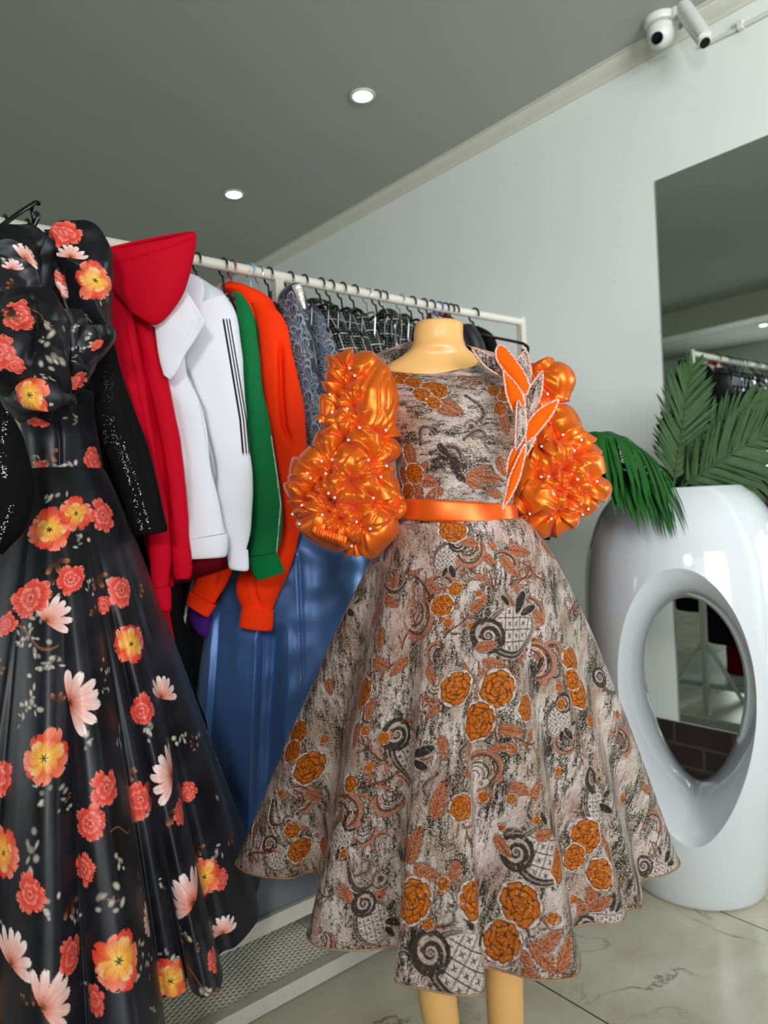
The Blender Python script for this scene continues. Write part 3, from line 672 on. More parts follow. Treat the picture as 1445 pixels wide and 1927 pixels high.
HK = [(372, 'blackplastic', 'black plastic hanger whose hook shows just right of the red collar'),
 (421, 'blackplastic', 'black hanger hook left of the burgundy one, above the white jackets'),
 (437, 'burgundyplastic', 'burgundy plastic hanger hook above the orange jacket'),
 (474, 'blueplastic', 'light blue plastic hanger holding the orange jacket'),
 (489, 'chrome', 'thin dark wire hanger next to the light blue hanger'),
 (506, 'blackplastic', 'thick black hanger just left of the rack post'),
 (546, 'blackplastic', 'black hanger of the nearer blue brocade dress'),
 (573, 'blackplastic', 'black hanger whose hook shows only its top behind the brocade collar'),
 (604, 'blackplastic', 'wide flat black hanger hook above the first tweed top'),
 (623, 'blackplastic', 'black hanger hook behind the rail right of the flat hook'),
 (645, 'blackplastic', 'black hanger hook over the second tweed top'),
 (667, 'blackplastic', 'black hanger with bar showing left of the paired steel hooks'),
 (692, 'chrome', 'steel wire hanger hook in the middle of the rail'),
 (709, 'blackplastic', 'black hanger hook just right of the steel hook'),
 (723, 'blackplastic', 'second black hanger hook right of the steel hook'),
 (754, 'chrome', 'steel wire hanger hook lying along the rail'),
 (776, 'blackplastic', 'black hanger hook above the left side of the mannequin neck'),
 (797, 'blackplastic', 'black hanger hook left of the blue hook behind the mannequin'),
 (812, 'blackplastic', 'black hanger hook touching the blue hook behind the mannequin'),
 (826, 'navyplastic', 'blue plastic hanger hook above the mannequin neck'),
 (838, 'blackplastic', 'black hanger hook just right of the blue hook'),
 (848, 'blackplastic', 'black hanger hook, third from the right end of the rail'),
 (857, 'blackplastic', 'black hanger hook, second from the right end of the rail')]
for px_, mk, lb in HK: hanger(px_, M[mk], lb, x=rx(px_-2), half=.07 if px_ < 560 else .028, drop=.075 if px_ < 560 else .058, wire=.0016 if mk == 'chrome' else .0026)
hanger(893, M['blackplastic'], 'black hanger nearest the rack end with an arm ending in a curl', x=rx(891), half=.2, curl=True, drop=.07, wire=.003)
hanger(60, M['blackplastic'], 'black hanger hook behind the floral gown hangers', x=rx(50), half=.12, wire=.003)
hanger(10, M['blackplastic'], 'black hanger at the far left end of the rail', x=rx(8), half=.12, wire=.003)
hanger(166, M['greenplastic'], 'green plastic hanger peeking out behind the floral puff', x=rx(166), half=.12, wire=.003)
# the big glossy clip hanger of the floral gown
gh = thing('clothes_hanger', 'large glossy black hanger hung on the near side of the rail holding the floral gown', 'hanger', onD(60, 445, 1.36), HG)
D0 = 1.40
MB().tube(crom([onD(x, y, d) for x, y, d in ((-30, 455, 1.3), (-12, 437, 1.3), (30, 405, 1.34), (56, 388, 1.36), (68, 381, 1.37), (73, 384, 1.37))], 30), .0042, 10).build('long_arm', M['blackplastic'], gh)
MB().tube(crom([onD(x, y, d) for x, y, d in ((61, 386, 1.365), (59, 398, 1.37), (62, 412, 1.375), (61, 425, 1.38), (60, 448, 1.38))], 24), .0038, 10).build('hook', M['blackplastic'], gh)
MB().tube(crom([onD(x, y, 1.345) for x, y in ((65, 404), (69, 401), (72, 408), (66, 422), (55, 440), (48, 452))], 24), .0038, 10).build('clip', M['blackplastic'], gh)
MB().tube([onD(-20, 448, 1.34), onD(20, 449, 1.345), onD(62, 456, 1.36)], .004, 10).build('shoulder_bar', M['blackplastic'], gh)

# ------------------------------------------------------------------ skirt builder
def skirt_grid(waist_c, za, wa, wb, hem_px, zh, back, nu, nv, gexp, fexp=1.0, sig=.05, zwave=0, front_share=.78):
    front = np.array([onZ(x, y, zh) for x, y in hem_px]); Cn = np.array([waist_c[0], waist_c[1]])
    def pol(p): d = p[:2]-Cn; return math.atan2(d@FWH[:2], d@RTH[:2]), np.linalg.norm(d)
    a1, r1 = pol(front[-1]); a0, r0 = pol(front[0])       # front[-1] right, front[0] left; go round the back
    while a0 < a1: a0 += 2*math.pi
    nb, amp, rb = back; B = []
    for k in range(1, nb*6):
        t = k/(nb*6.); a = a1+(a0-a1)*t; r = (r1*(1-t)+r0*t)*(1-math.sin(math.pi*t)*(1-rb))+amp*math.sin(t*nb*6.283)*math.sin(math.pi*t)
        q = Cn+r*(math.cos(a)*RTH[:2]+math.sin(a)*FWH[:2]); B.append((q[0], q[1], zh))
    allp = np.concatenate([front, np.array(B)]); nfr = len(front)
    # roll so that the seam is at the back
    sh = nfr+len(B)//2; allp = np.roll(allp, -sh, 0)
    fine = crom(allp, 6000, True); seg = np.linalg.norm(np.roll(fine, -1, 0)-fine, axis=1); cum = np.concatenate([[0], np.cumsum(seg)]); tot = cum[-1]; u_f = cum[:-1]/tot
    # denser sampling in front
    ib = (len(B)-len(B)//2)/len(allp); ie = ib+nfr/len(allp); w = np.where((np.arange(6000)/6000. > ib-.01)&(np.arange(6000)/6000. < ie+.01), 1., 0.)
    wf = w*seg; wbk = (1-w)*seg; dens = wf/max(wf.sum(), 1e-9)*front_share+wbk/max(wbk.sum(), 1e-9)*(1-front_share); cd = np.concatenate([[0], np.cumsum(dens)])[:-1]
    uu = np.interp(np.linspace(0, 1, nu, endpoint=False), cd, u_f)
    hem = np.stack([np.interp(uu, u_f, fine[:, k]) for k in range(2)], 1)
    # smooth companion
    K = 1024; ur = np.arange(K)/K; hr = np.stack([np.interp(ur, u_f, fine[:, k]) for k in range(2)], 1); ft = np.fft.rfft(hr, axis=0); fr = np.arange(ft.shape[0]); ft *= np.exp(-(fr*sig*2*math.pi)**2/2)[:, None]; sm = np.fft.irfft(ft, K, axis=0)
    smo = np.stack([np.interp(uu, np.append(ur, 1), np.append(sm[:, k], sm[0, k])) for k in range(2)], 1)
    d = smo-Cn; ang = np.arctan2(d@FWH[:2], d@RTH[:2]); wp = Cn+wa*np.cos(ang)[:, None]*RTH[:2]+wb*np.sin(ang)[:, None]*FWH[:2]
    side = (np.cos(ang)+1)/2; ex = gexp[0]*(1-side)+gexp[1]*side
    T = np.linspace(0, 1, nv)[:, None]; g = T**ex[None, :]
    fb = T**fexp
    XY = wp[None]*(1-g)[..., None]+(smo[None]+(hem-smo)[None]*fb[..., None])*g[..., None]
    z = za+(zh-za)*T*np.ones((1, nu))
    P = np.concatenate([XY, z[..., None]], 2)
    if zwave:
        P[..., 2] += zwave*noise(P*np.array([1, 1, .2]), 16, 3)*T**2
        N = normals(P, True); P = P+N*(zwave*.35*noise(P*np.array([1, 1, .5]), 34, 9))[..., None]*sstep(0, .3, T)[..., None]
    return prep(finish_grid(P, uu[None]*np.ones((nv, 1)), T*np.ones((1, nu))))

# ------------------------------------------------------------------ mannequin
mc = onD(858, 1000, 1.3)
mq = thing('mannequin', 'headless cream plastic mannequin wearing the orange and brocade dress', 'mannequin', (mc[0], mc[1], 0))
G = loft([(786, 607, 867, 607), (782, 611, 871, 611), (778, 628, 871, 628), (777, 645, 873, 645), (770, 659, 880, 658), (752, 673, 897, 671, 0, .6), (728, 688, 915, 687, 0, .5), (717, 705, 945, 705, 0, .46), (722, 735, 962, 735, 0, .46), (740, 800, 968, 800, 0, .5), (755, 935, 960, 935, 0, .6), (745, 1000, 975, 1000, 0, .65), (735, 1100, 1000, 1100, 0, .65), (760, 1200, 990, 1200, 0, .6)], D=1.3, ratio=.85, nu=96, nv=150)
part('torso', G, M['mannequin'], mq)
for rows, D in (([(765, 1180, 885, 1180), (770, 1350, 890, 1350), (778, 1600, 880, 1600), (784, 1750, 868, 1750), (785, 1860, 859, 1860), (796, 1927, 864, 1927), (802, 1990, 853, 1990), (804, 2060, 848, 2060), (800, 2118, 856, 2118, 1.26, 1.5)], 1.27), ([(880, 1180, 990, 1180), (890, 1350, 1000, 1350), (905, 1600, 1000, 1600), (910, 1750, 990, 1750), (912, 1822, 984, 1822), (918, 1927, 985, 1927), (925, 2000, 976, 2000), (927, 2050, 972, 2050), (922, 2088, 978, 2088, 1.32, 1.6)], 1.33)):
    part('leg', loft(rows, D=D, ratio=.95, nu=48, nv=90), M['mannequin'], mq)

# ------------------------------------------------------------------ the orange and brocade dress
dr = thing('evening_dress', 'rose patterned brocade dress with orange satin puff sleeves worn by the mannequin', 'dress', (mc[0], mc[1], .45))
ZH = H-.632
hem = [(443, 1622), (450, 1634), (470, 1645), (500, 1651), (545, 1653), (583, 1641), (603, 1655), (604, 1700), (588, 1730), (577, 1755), (583, 1770), (600, 1780), (640, 1786), (690, 1784), (735, 1776), (757, 1788), (758, 1815), (747, 1835), (745, 1848), (770, 1857), (810, 1863), (850, 1870), (893, 1871), (911, 1862), (908, 1842), (905, 1824), (918, 1820), (960, 1831), (1000, 1842), (1050, 1845), (1083, 1838), (1090, 1815), (1080, 1775), (1074, 1752), (1088, 1744), (1115, 1738), (1150, 1741), (1170, 1735), (1176, 1722), (1172, 1712), (1185, 1711), (1205, 1713), (1210, 1695), (1205, 1668), (1212, 1656), (1240, 1651), (1265, 1641), (1278, 1628)]
wc = onD(860, 985, 1.3)
G = skirt_grid(wc, wc[2]+.005, .112, .082, hem, ZH, (6, .028, .95), 1050, 560, (.84, .66), .72, .03, .004)
rg = random.Random(4)
def scat(G, fn, n, r0, r1, seed):
    r = random.Random(seed)
    for k in range(n):
        y = r.uniform(1010, 1840); h_ = (y-985)/850.; x = r.uniform(760-320*h_, 960+320*h_); stamp(G, x, y, r.uniform(r0, r1), r.random()*6, fn, seed*40+k)
scat(G, m_curl, 20, 24, 42, 61); scat(G, m_acanthus, 26, 20, 34, 62); scat(G, m_sprig, 26, 24, 44, 63); scat(G, m_leaf, 26, 14, 24, 64); scat(G, m_bud, 16, 10, 16, 65)
for a in [(690, 1640, 55, .3, 1, 11), (740, 1085, 46, -.6, 1, 12), (640, 1150, 40, 1.2, 1, 13), (520, 1530, 40, .4, 1, 14)]: stamp(G, a[0], a[1], a[2], a[3], m_curl, a[5])
for a in [(960, 1180, 72, -.1), (760, 1400, 66, .6), (1010, 1600, 72, .1), (850, 1800, 84, .2), (1130, 1490, 50, 1.5), (1150, 1270, 42, .3), (1120, 1735, 52, -.2), (700, 1720, 50, 1.0), (1235, 1630, 42, .4), (510, 1600, 36, .8), (650, 1120, 40, 1.4), (850, 1030, 40, 2.2), (1060, 1340, 40, 2.), (640, 1560, 40, 2.)]: stamp(G, a[0], a[1], a[2], a[3], m_scroll, int(a[0]))
for a in [(905, 1440, 40, 0), (1020, 1240, 44, .8), (640, 1520, 42, 0), (885, 1030, 34, 2), (1180, 1390, 30, 1), (1240, 1545, 28, .4), (780, 1160, 44, 1.2), (960, 1050, 30, .4), (560, 1500, 34, .4), (735, 1500, 36, 2.4)]: stamp(G, a[0], a[1], a[2], a[3], m_acanthus, int(a[0]))
for a in [(790, 1100, 60, .5), (700, 1470, 60, -.5), (1090, 1130, 50, -.6), (1180, 1190, 34, 1.2), (480, 1600, 40, -.5), (860, 1170, 34, -.8), (1240, 1600, 26, 1.3), (1140, 1180, 30, 1.3), (880, 1560, 40, .9), (1100, 1400, 36, 1.5), (1010, 1070, 34, .7)]: stamp(G, a[0], a[1], a[2], a[3], m_sprig, int(a[0]))
for a in [(706, 1245, 24, .3), (688, 1330, 22, 1.5), (885, 1262, 20, -1.8), (912, 1258, 20, -1.2), (962, 1370, 24, .2), (828, 1400, 22, 1.2), (800, 1640, 30, .3), (770, 1585, 34, -1.3), (758, 1650, 26, .1), (820, 1500, 34, -1.4), (1022, 1800, 34, .8), (1035, 1768, 30, -.6), (1000, 1838, 26, .5), (1070, 1790, 32, -1.1), (1052, 1530, 24, -.9), (1035, 1565, 24, .1), (700, 1150, 30, -1.2), (705, 1200, 24, 1.2), (965, 1060, 26, 1.), (985, 1030, 26, .2), (880, 1010, 20, .4), (1040, 1030, 22, 1.2), (900, 1130, 22, -.7), (915, 1210, 22, -.2), (560, 1620, 22, .8), (725, 1130, 22, .3), (1190, 1300, 20, 1.1), (1165, 1210, 22, 1), (940, 1590, 24, .8), (980, 1480, 22, .4), (1110, 1690, 24, 1.6), (1130, 1700, 24, -.5), (610, 1290, 18, 1.), (1225, 1480, 18, .9), (745, 1250, 22, 2.2), (660, 1380, 24, 1.4), (600, 1500, 22, .5), (1155, 1600, 20, 1.2), (850, 1640, 24, 2.), (1020, 1480, 22, -.8), (470, 1560, 16, 1.3)]: stamp(G, a[0], a[1], a[2], a[3], m_leaf, int(a[0]))
for a in [(850, 988, 27), (672, 1302, 32), (860, 1290, 34), (935, 1292, 37), (895, 1352, 36), (1000, 1328, 24), (1085, 1235, 24), (1100, 1300, 28), (1078, 1275, 20), (576, 1442, 34), (552, 1375, 24), (540, 1410, 22), (770, 1690, 40), (1100, 1572, 33), (1060, 1622, 30), (1130, 1642, 30), (1085, 1610, 24), (905, 1690, 36), (972, 1700, 42), (938, 1768, 40), (870, 1515, 24), (826, 1132, 22), (858, 1100, 14), (572, 1600, 24), (600, 1590, 18), (545, 1560, 16), (650, 1470, 16), (1225, 1400, 10), (1120, 1350, 14)]: stamp(G, a[0], a[1], a[2], rg.random()*3, m_rose, int(a[0]), .9 if a[2] > 28 else 1.)
for a in [(905, 1495, 18), (718, 1385, 20), (840, 1165, 16), (1008, 1380, 14), (830, 1660, 22), (800, 1735, 18), (1060, 1320, 16), (1085, 1690, 14), (1040, 1725, 18), (690, 1440, 16), (640, 1600, 14), (520, 1490, 14), (1180, 1500, 14), (900, 1110, 12), (755, 1580, 14), (960, 1500, 16), (1010, 1540, 14), (610, 1390, 14), (1170, 1340, 12)]: stamp(G, a[0], a[1], a[2], rg.random()*6, m_bud, int(a[0]))
sk = part('skirt', G, M['brocade'], dr, False, False)
# hem piping
hp = MB(); ring = G.P[-1][::3]; hp.tube(list(ring), .0016, 6, closed=True); hp.build('hem_edging', simple('gold_edging', (150, 120, 90), .5, metal=.3, bumps=.5, bscale=300), sk)
# bodice
G = prep(loft([(712, 678, 895, 664, 0, .62, -.042), (702, 678, 915, 668, 0, .57, -.039), (690, 682, 975, 682, 0, .54, -.036), (692, 703, 988, 700, 0, .54, -.024), (705, 745, 988, 742, 0, .56, -.006), (728, 800, 984, 800, 0, .6), (743, 860, 978, 862, 0, .63), (748, 930, 968, 938, 0, .66), (748, 962, 968, 970, 0, .66), (746, 985, 972, 992, 0, .68)], D=1.3, nu=420, nv=330, wr=.0012))
for a in [(845, 868, 46, .6), (890, 780, 44, 1.7), (800, 820, 30, -.5), (905, 830, 34, .3), (925, 905, 30, 2.)]: stamp(G, a[0], a[1], a[2], a[3], m_curl, int(a[1]), flip=-1)
for a in [(842, 862, 20, .2), (855, 880, 22, 1.3), (832, 850, 16, .9), (868, 900, 14, .6)]: stamp(G, a[0], a[1], a[2], a[3], lambda x, y, r: m_leaf(x, y, r, ((70, 60, 56), (40, 34, 32))), 5)
for a in [(855, 702, 30, .2), (880, 716, 26, .3), (905, 720, 24, -.3)]: stamp(G, a[0], a[1], a[2], a[3], m_acanthus, int(a[0]))
for a in [(820, 758, 24, 1.0), (848, 765, 26, .7), (838, 775, 22, .4), (725, 740, 20, .9), (762, 860, 26, 1.4), (795, 905, 26, .2), (775, 925, 26, 1.2), (810, 930, 20, 2.6), (905, 890, 26, -.5), (895, 912, 18, .4), (930, 900, 26, .1), (952, 880, 20, 1), (955, 760, 22, .9), (960, 800, 22, 1.2), (820, 695, 24, .2), (760, 700, 18, .1), (785, 885, 20, -1), (940, 930, 18, .4), (750, 900, 22, 1.3)]: stamp(G, a[0], a[1], a[2], a[3], m_leaf, int(a[0]))
for a in [(745, 713, 24), (772, 722, 18), (815, 733, 26), (790, 745, 18), (812, 760, 14), (722, 706, 16), (957, 738, 20), (950, 770, 15), (770, 892, 20), (758, 925, 16), (935, 735, 14)]: stamp(G, a[0], a[1], a[2], rg.random()*3, m_rose, int(a[1]))
bd = part('bodice', G, M['brocade_bodice'], dr, False, False)
G = loft([(745, 938, 970, 949, 0, .68), (744, 941, 972, 952, 0, .69), (743, 957, 974, 967, 0, .70), (744, 973, 976, 983, 0, .70), (747, 977, 976, 987, 0, .69)], D=1.3, nu=160, nv=24, wr=.0006)
part('sash', G, M['sash'], dr, False, False)
# smocked puff sleeves
def smock(pearls, A=.015, B=.016, R=21., rho=48., seed=0, segs=()):
    C = np.array(pearls, float); r = np.random.RandomState(seed); ks = r.randint(3, 6, len(C)); ph = r.rand(len(C))*3
    def f(U, V, P):
        px, py, _ = proj(P); q = np.stack([px, py], -1); q = q+np.stack([noise(q, .05, seed+1), noise(q, .05, seed+2)], -1)*5
        d = np.linalg.norm(q[:, :, None, :]-C[None, None], axis=-1); d1 = d.min(-1)
        h = A*(1-np.exp(-(d1/R)**1.0))
        an = np.arctan2(q[:, :, None, 1]-C[None, None, :, 1], q[:, :, None, 0]-C[None, None, :, 0])
        w = np.exp(-(d-d1[..., None])/7.); w = w/w.sum(-1, keepdims=True)*np.exp(-(d/rho)**1.6); x_ = (an*ks/6.2832+ph+d*.006)%1; fo = np.where(x_ < .86, x_/.86, 1-(x_-.86)/.14)-.5-.35*np.exp(-np.minimum(x_, 1-x_)/.07)
        h = h+B*(w*fo*np.minimum(d/18., 1)).sum(-1)
        S = [(i, j) for i in range(len(C)) for j in range(i+1, len(C)) if 14 < np.linalg.norm(C[i]-C[j]) < 66]
        S = [(C[i], C[j], .009) for i, j in S]+[(np.array(p_), np.array(q_), .009) for p_, q_ in segs]
        for a_, b_, am in S:
            e = b_-a_; L2 = e@e; t_ = np.clip(((q-a_)@e)/L2, 0, 1); ds = np.linalg.norm(q-a_-t_[..., None]*e, axis=-1)
            h = h-am*np.exp(-ds/5.)*(.55+.45*np.cos((t_-.5)*3))*.75
        return h
    return f
def snap_pearls(G, pts, parent, r=.0027):
    me = None
    for i, (x, y) in enumerate(pts):
        D2 = (G.px-x)**2+(G.py-y)**2; c = D2 < 64
        if not c.any(): k = np.unravel_index(np.argmin(D2), D2.shape)
        else: Q = np.where(c, D2*.3+5e4*(G.dep-G.dep[c].min()), 1e9); k = np.unravel_index(np.argmin(Q), Q.shape)
        p = G.P[k]; tow = ORG-p; tow /= np.linalg.norm(tow)
        if me is None:
            b = MB(); b.lathe([(r*math.sin(a), -r*math.cos(a)) for a in np.linspace(.15, math.pi-.15, 9)], (0, 0, 0), 12); me = b.mesh()
        o = bpy.data.objects.new('crystal', me); COL.objects.link(o)
        if not me.materials: me.materials.append(M['pearl'])
        put(o, parent); o.location = Vector(p+tow*r*.8)
PL = [(650, 690), (660, 706), (626, 746), (624, 768), (660, 766), (672, 798), (648, 827), (727, 817), (609, 861), (617, 864), (616, 884), (585, 890), (591, 898), (701, 865), (716, 890), (735, 877), (614, 935), (626, 943), (561, 947), (611, 963), (710, 939), (543, 968), (555, 985), (677, 987), (668, 1032), (600, 800), (690, 1000), (576, 920), (640, 980), (663, 905), (668, 955), (640, 722)]
rows = [(628, 672, 668, 672), (626, 690, 700, 680), (620, 715, 722, 702), (612, 745, 736, 735), (606, 775, 742, 765), (602, 805, 743, 800), (598, 835, 742, 830), (590, 850, 741, 860), (562, 872, 740, 890), (551, 905, 738, 920), (545, 945, 738, 948), (548, 975, 738, 978), (578, 1002, 733, 1005), (640, 1030, 706, 1030), (664, 1042, 690, 1040)]
G = loft([r_+(0,) if False else r_ for r_ in rows], D=1.26, ratio=.72, nu=380, nv=380, disp=smock(PL, seed=3, segs=[((705, 700), (672, 762)), ((720, 708), (700, 812)), ((728, 722), (712, 814)), ((735, 742), (722, 814)), ((740, 768), (729, 815)), ((690, 690), (660, 766)), ((668, 700), (640, 760)), ((745, 790), (728, 818))]))
sl1 = part('puff_sleeve', G, M['osatin'], dr); sl1['label'] = 'wider smocked puff sleeve on the left of the dress'
snap_pearls(G, PL[:27], sl1)
G = loft([(735, 930, 752, 930), (728, 945, 758, 940), (724, 962, 757, 962), (728, 980, 745, 975)], D=1.24, ratio=.7, nu=70, nv=60, disp=smock([(737, 962), (750, 940), (735, 985)], .008, .01, 10, 14, 5)); part('gathered_end', G, M['osatin'], sl1)
# gathered cuff frill
G = loft([(590, 990, 650, 1010, 0, .5), (588, 998, 648, 1020, 0, .55), (594, 1004, 645, 1024, 0, .5)], D=1.2, ratio=.5, nu=240, nv=20, disp=lambda U, V, P: .003*np.sin(U*6.283*46+3*np.sin(U*40))); part('cuff_gathers', G, M['osatin'], sl1)
PR = [(1034, 748), (1052, 820), (1012, 836), (1098, 834), (1088, 850), (1010, 898), (1038, 892), (1048, 926), (1082, 908), (990, 971), (1124, 898), (1108, 966), (1044, 976), (1100, 975), (1030, 790), (1000, 700), (1066, 880), (1110, 930), (1070, 945)]
G = loft([(990, 690, 1036, 687), (985, 705, 1058, 698), (985, 725, 1069, 716), (990, 745, 1062, 740), (995, 765, 1057, 757), (993, 790, 1068, 780), (985, 815, 1085, 805), (976, 840, 1112, 830), (972, 870, 1120, 860), (970, 900, 1130, 895), (966, 930, 1137, 918), (967, 955, 1122, 945), (985, 980, 1105, 970), (1005, 1000, 1075, 985), (1015, 1005, 1050, 995)], D=1.33, ratio=.7, nu=360, nv=360, disp=smock(PR, seed=9, segs=[((1000, 700), (1040, 715)), ((1000, 712), (1045, 735)), ((1005, 690), (1045, 700)), ((1020, 755), (1050, 815))]))
sl2 = part('puff_sleeve', G, M['osatin'], dr); sl2['label'] = 'smocked puff sleeve behind the leaf ornaments on the right'
snap_pearls(G, PR[:14], sl2)
# leaf appliques
def leaf_app(name, out, D, mat, lift=0.0, bulge=.006, lab=None):
    o = np.array(out, float); O = crom(o, 72, True); tip = o[0]; c = O.mean(0)
    rings = []
    for s in (1, .85, .6, .3): rings.append(c+(O-c)*s)
    def P3(q, s, back=0):
        t = (q[:, 1]-O[:, 1].min())/(np.ptp(O[:, 1])+1e-6)
        return np.array([onD(x, y, D-bulge*(1-s*s)-lift*(1-tt)+back) for (x, y), tt in zip(q, t)])
    V = []; F = []; n = 72
    for s, q in zip((1, .85, .6, .3), rings): V += list(P3(q, s))
    V.append(P3(c[None].repeat(72, 0), 0)[0]); nf = len(V)
    for i in range(3):
        for k in range(n): F.append((i*n+k, (i+1)*n+k, (i+1)*n+(k+1) % n, i*n+(k+1) % n))
    for k in range(n): F.append((3*n+k, 4*n, 3*n+(k+1) % n))
    V += list(P3(O, 1, .004)); V.append(P3(c[None].repeat(72, 0), 1, .004)[0])
    for k in range(n): F.append((k, (k+1) % n, nf+(k+1) % n, nf+k)); F.append((nf+k, nf+(k+1) % n, nf+n))
    me = mesh_from(V, F, True)
    fab = me.attributes.new('fab', 'FLOAT_VECTOR', 'POINT'); A = np.array(V, float); f3 = np.zeros_like(A); f3[:, 0] = A@RTH; f3[:, 1] = -A[:, 2]; fab.data.foreach_set('vector', f3.astype(np.float32).ravel())
    ca = me.attributes.new('col', 'FLOAT_COLOR', 'POINT'); ca.data.foreach_set('color', np.zeros(len(V)*4, np.float32))
    ob = obj(name, me, mat, dr)
    if lab: ob['label'] = lab
    MB().tube(list(P3(O, 1, -.0005)), .0021, 8, closed=True).build('beaded_edge', M['beads'], ob); return ob
Zc = lambda pts, ox, oy, s: [(ox+x/s, oy+y/s) for x, y in pts]
z5 = lambda *p: Zc(p, 860, 580, 5.352)
z6 = lambda *p: Zc(p, 930, 640, 5.07)
BR, OA = M['brocade'], M['oapplique']
leaf_app('applique_leaf', z5((155, 400), (240, 430), (340, 480), (430, 545), (500, 625), (540, 690), (560, 740), (480, 715), (400, 665), (300, 600), (230, 530), (185, 465)), 1.195, BR, .01, lab='brocade leaf pointing to the neck')
leaf_app('applique_leaf', z5((690, 430), (715, 500), (740, 600), (745, 700), (725, 790), (680, 740), (610, 640), (600, 540), (640, 475)), 1.22, BR, .0, lab='brocade leaf beside the right puff')
leaf_app('applique_leaf', z5((435, 370), (480, 395), (540, 460), (600, 540), (670, 640), (715, 740), (725, 800), (690, 880), (640, 830), (560, 740), (480, 640), (410, 540), (388, 470), (400, 400)), 1.185, OA, .01, lab='tallest orange leaf')
leaf_app('applique_leaf', z5((855, 640), (858, 760), (845, 870), (800, 990), (740, 1090), (700, 1120), (685, 1000), (690, 890), (740, 780), (800, 700)), 1.2, BR, .0, lab='brocade leaf right of the orange leaves')
leaf_app('applique_leaf', z5((465, 625), (500, 665), (560, 725), (620, 800), (665, 890), (680, 980), (690, 1070), (650, 1120), (595, 1090), (540, 990), (500, 880), (480, 760)), 1.178, OA, .0, lab='broad orange leaf on the chest')
leaf_app('applique_leaf', z5((1018, 925), (985, 1020), (930, 1110), (860, 1200), (780, 1290), (700, 1350), (690, 1270), (710, 1160), (770, 1070), (850, 1000), (940, 950)), 1.18, OA, .0, lab='orange leaf reaching over the right sleeve')
leaf_app('applique_leaf', z5((610, 940), (650, 990), (680, 1060), (695, 1150), (690, 1260), (640, 1360), (590, 1420), (590, 1250), (595, 1080)), 1.168, BR, .0, lab='narrow brocade leaf on the chest')
leaf_app('applique_leaf', z6((300, 890), (262, 960), (240, 1060), (200, 1180), (135, 1310), (120, 1250), (135, 1130), (190, 1020), (250, 940)), 1.172, OA, .0, lab='short orange leaf above the sash')
leaf_app('applique_leaf', z6((390, 935), (340, 1040), (290, 1110), (260, 1120), (270, 1060), (320, 980)), 1.185, BR, .0, lab='small brocade leaf below the orange leaf')
leaf_app('applique_leaf', z6((298, 990), (290, 1100), (262, 1230), (235, 1330), (160, 1490), (72, 1610), (110, 1470), (135, 1340), (180, 1220), (235, 1100)), 1.162, OA, .0, lab='long orange leaf crossing the sash')

# ------------------------------------------------------------------ floral gown
fg0 = onD(120, 885, 1.33)
fg = thing('floral_gown', 'black satin gown printed with coral and orange flowers, at the left end of the rack', 'dress', (fg0[0], fg0[1], .34))
ZF = H-.755
hemf = [(-330, 1700), (-330, 1800), (-270, 1930), (-200, 2010), (-100, 2060), (-40, 2030), (0, 2075), (60, 2110), (120, 2090), (160, 2030), (168, 2010), (180, 2040), (215, 2055), (270, 2035), (300, 1985), (312, 1930), (303, 1895), (306, 1882), (330, 1880), (350, 1868), (352, 1850), (352, 1845), (362, 1872), (385, 1882), (405, 1872), (416, 1858), (420, 1830), (412, 1806), (420, 1792), (440, 1785), (456, 1772)]
G = skirt_grid(fg0, fg0[2]+.0, .065, .095, hemf, ZF, (5, .02, .8), 1000, 620, (1.0, .86), .75, .03, .004)
fl = lambda L, fn, s0=0, rot=None: [stamp(G, a[0], a[1], a[2], (rg.random()*6 if rot is None else rot) if len(a) < 4 else a[3], fn, s0+k) for k, a in enumerate(L)]
def scatter(G, fn, n, r0, r1, seed, xr=(-60, 470), yr=(900, 1927)):
    r = random.Random(seed)
    for k in range(n): stamp(G, r.uniform(*xr), r.uniform(*yr), r.uniform(r0, r1), r.random()*6, fn, seed*50+k)
scatter(G, m_buds, 55, 14, 30, 3); scatter(G, m_dleaf, 26, 14, 26, 5)
fl([(165, 1010, 26), (70, 1245, 28), (50, 1310, 30), (235, 1385, 32), (210, 1255, 24), (90, 1490, 30), (200, 1700, 34), (350, 1390, 26), (170, 1385, 26), (260, 1840, 28), (290, 1800, 26), (235, 1620, 24), (180, 1100, 22), (60, 1610, 40)], m_buds, 100)
fl([(110, 1050, 32, .4), (190, 1085, 30, .2), (115, 1322, 26, -1.6), (268, 1105, 24, 0), (175, 1565, 22, -1.2), (140, 1695, 34, .5), (250, 1455, 22, -.4), (316, 1528, 28, .2), (75, 1385, 32, -.8), (380, 1595, 20, .4)], m_dleaf, 150)
fl([(50, 1195, 55, .1), (240, 1558, 34, 0.1), (370, 1850, 40, .3)], m_stem, 160)
fl([(112, 1148, 40, .75), (158, 1310, 54, 1.35), (315, 1292, 36, .4), (322, 1450, 48, -1.0), (350, 1682, 50, -.7), (18, 1785, 52, .4), (112, 1872, 52, 1.1), (425, 1740, 28, .1), (285, 1732, 26, -1.5)], m_cosmos, 200)
fl([(203, 965, 38), (50, 1120, 46), (140, 1085, 34), (238, 1108, 36), (205, 1135, 22), (267, 1335, 36), (210, 1480, 38), (270, 1502, 42), (168, 1545, 38), (363, 1487, 24), (50, 1678, 40), (143, 1795, 40), (0, 1462, 42), (148, 1632, 34), (410, 1800, 24), (3, 1170, 26), (348, 1525, 26), (425, 1650, 22), (168, 1880, 30), (-40, 1300, 40)], m_peony, 300)
fl([(97, 990, 47), (152, 962, 42), (256, 1207, 44), (83, 1422, 56), (394, 1648, 40), (228, 1805, 58), (322, 1845, 48), (-2, 1602, 54), (-40, 1900, 50)], m_poppy, 400)
part('skirt', G, M['floral'], fg, False, False)
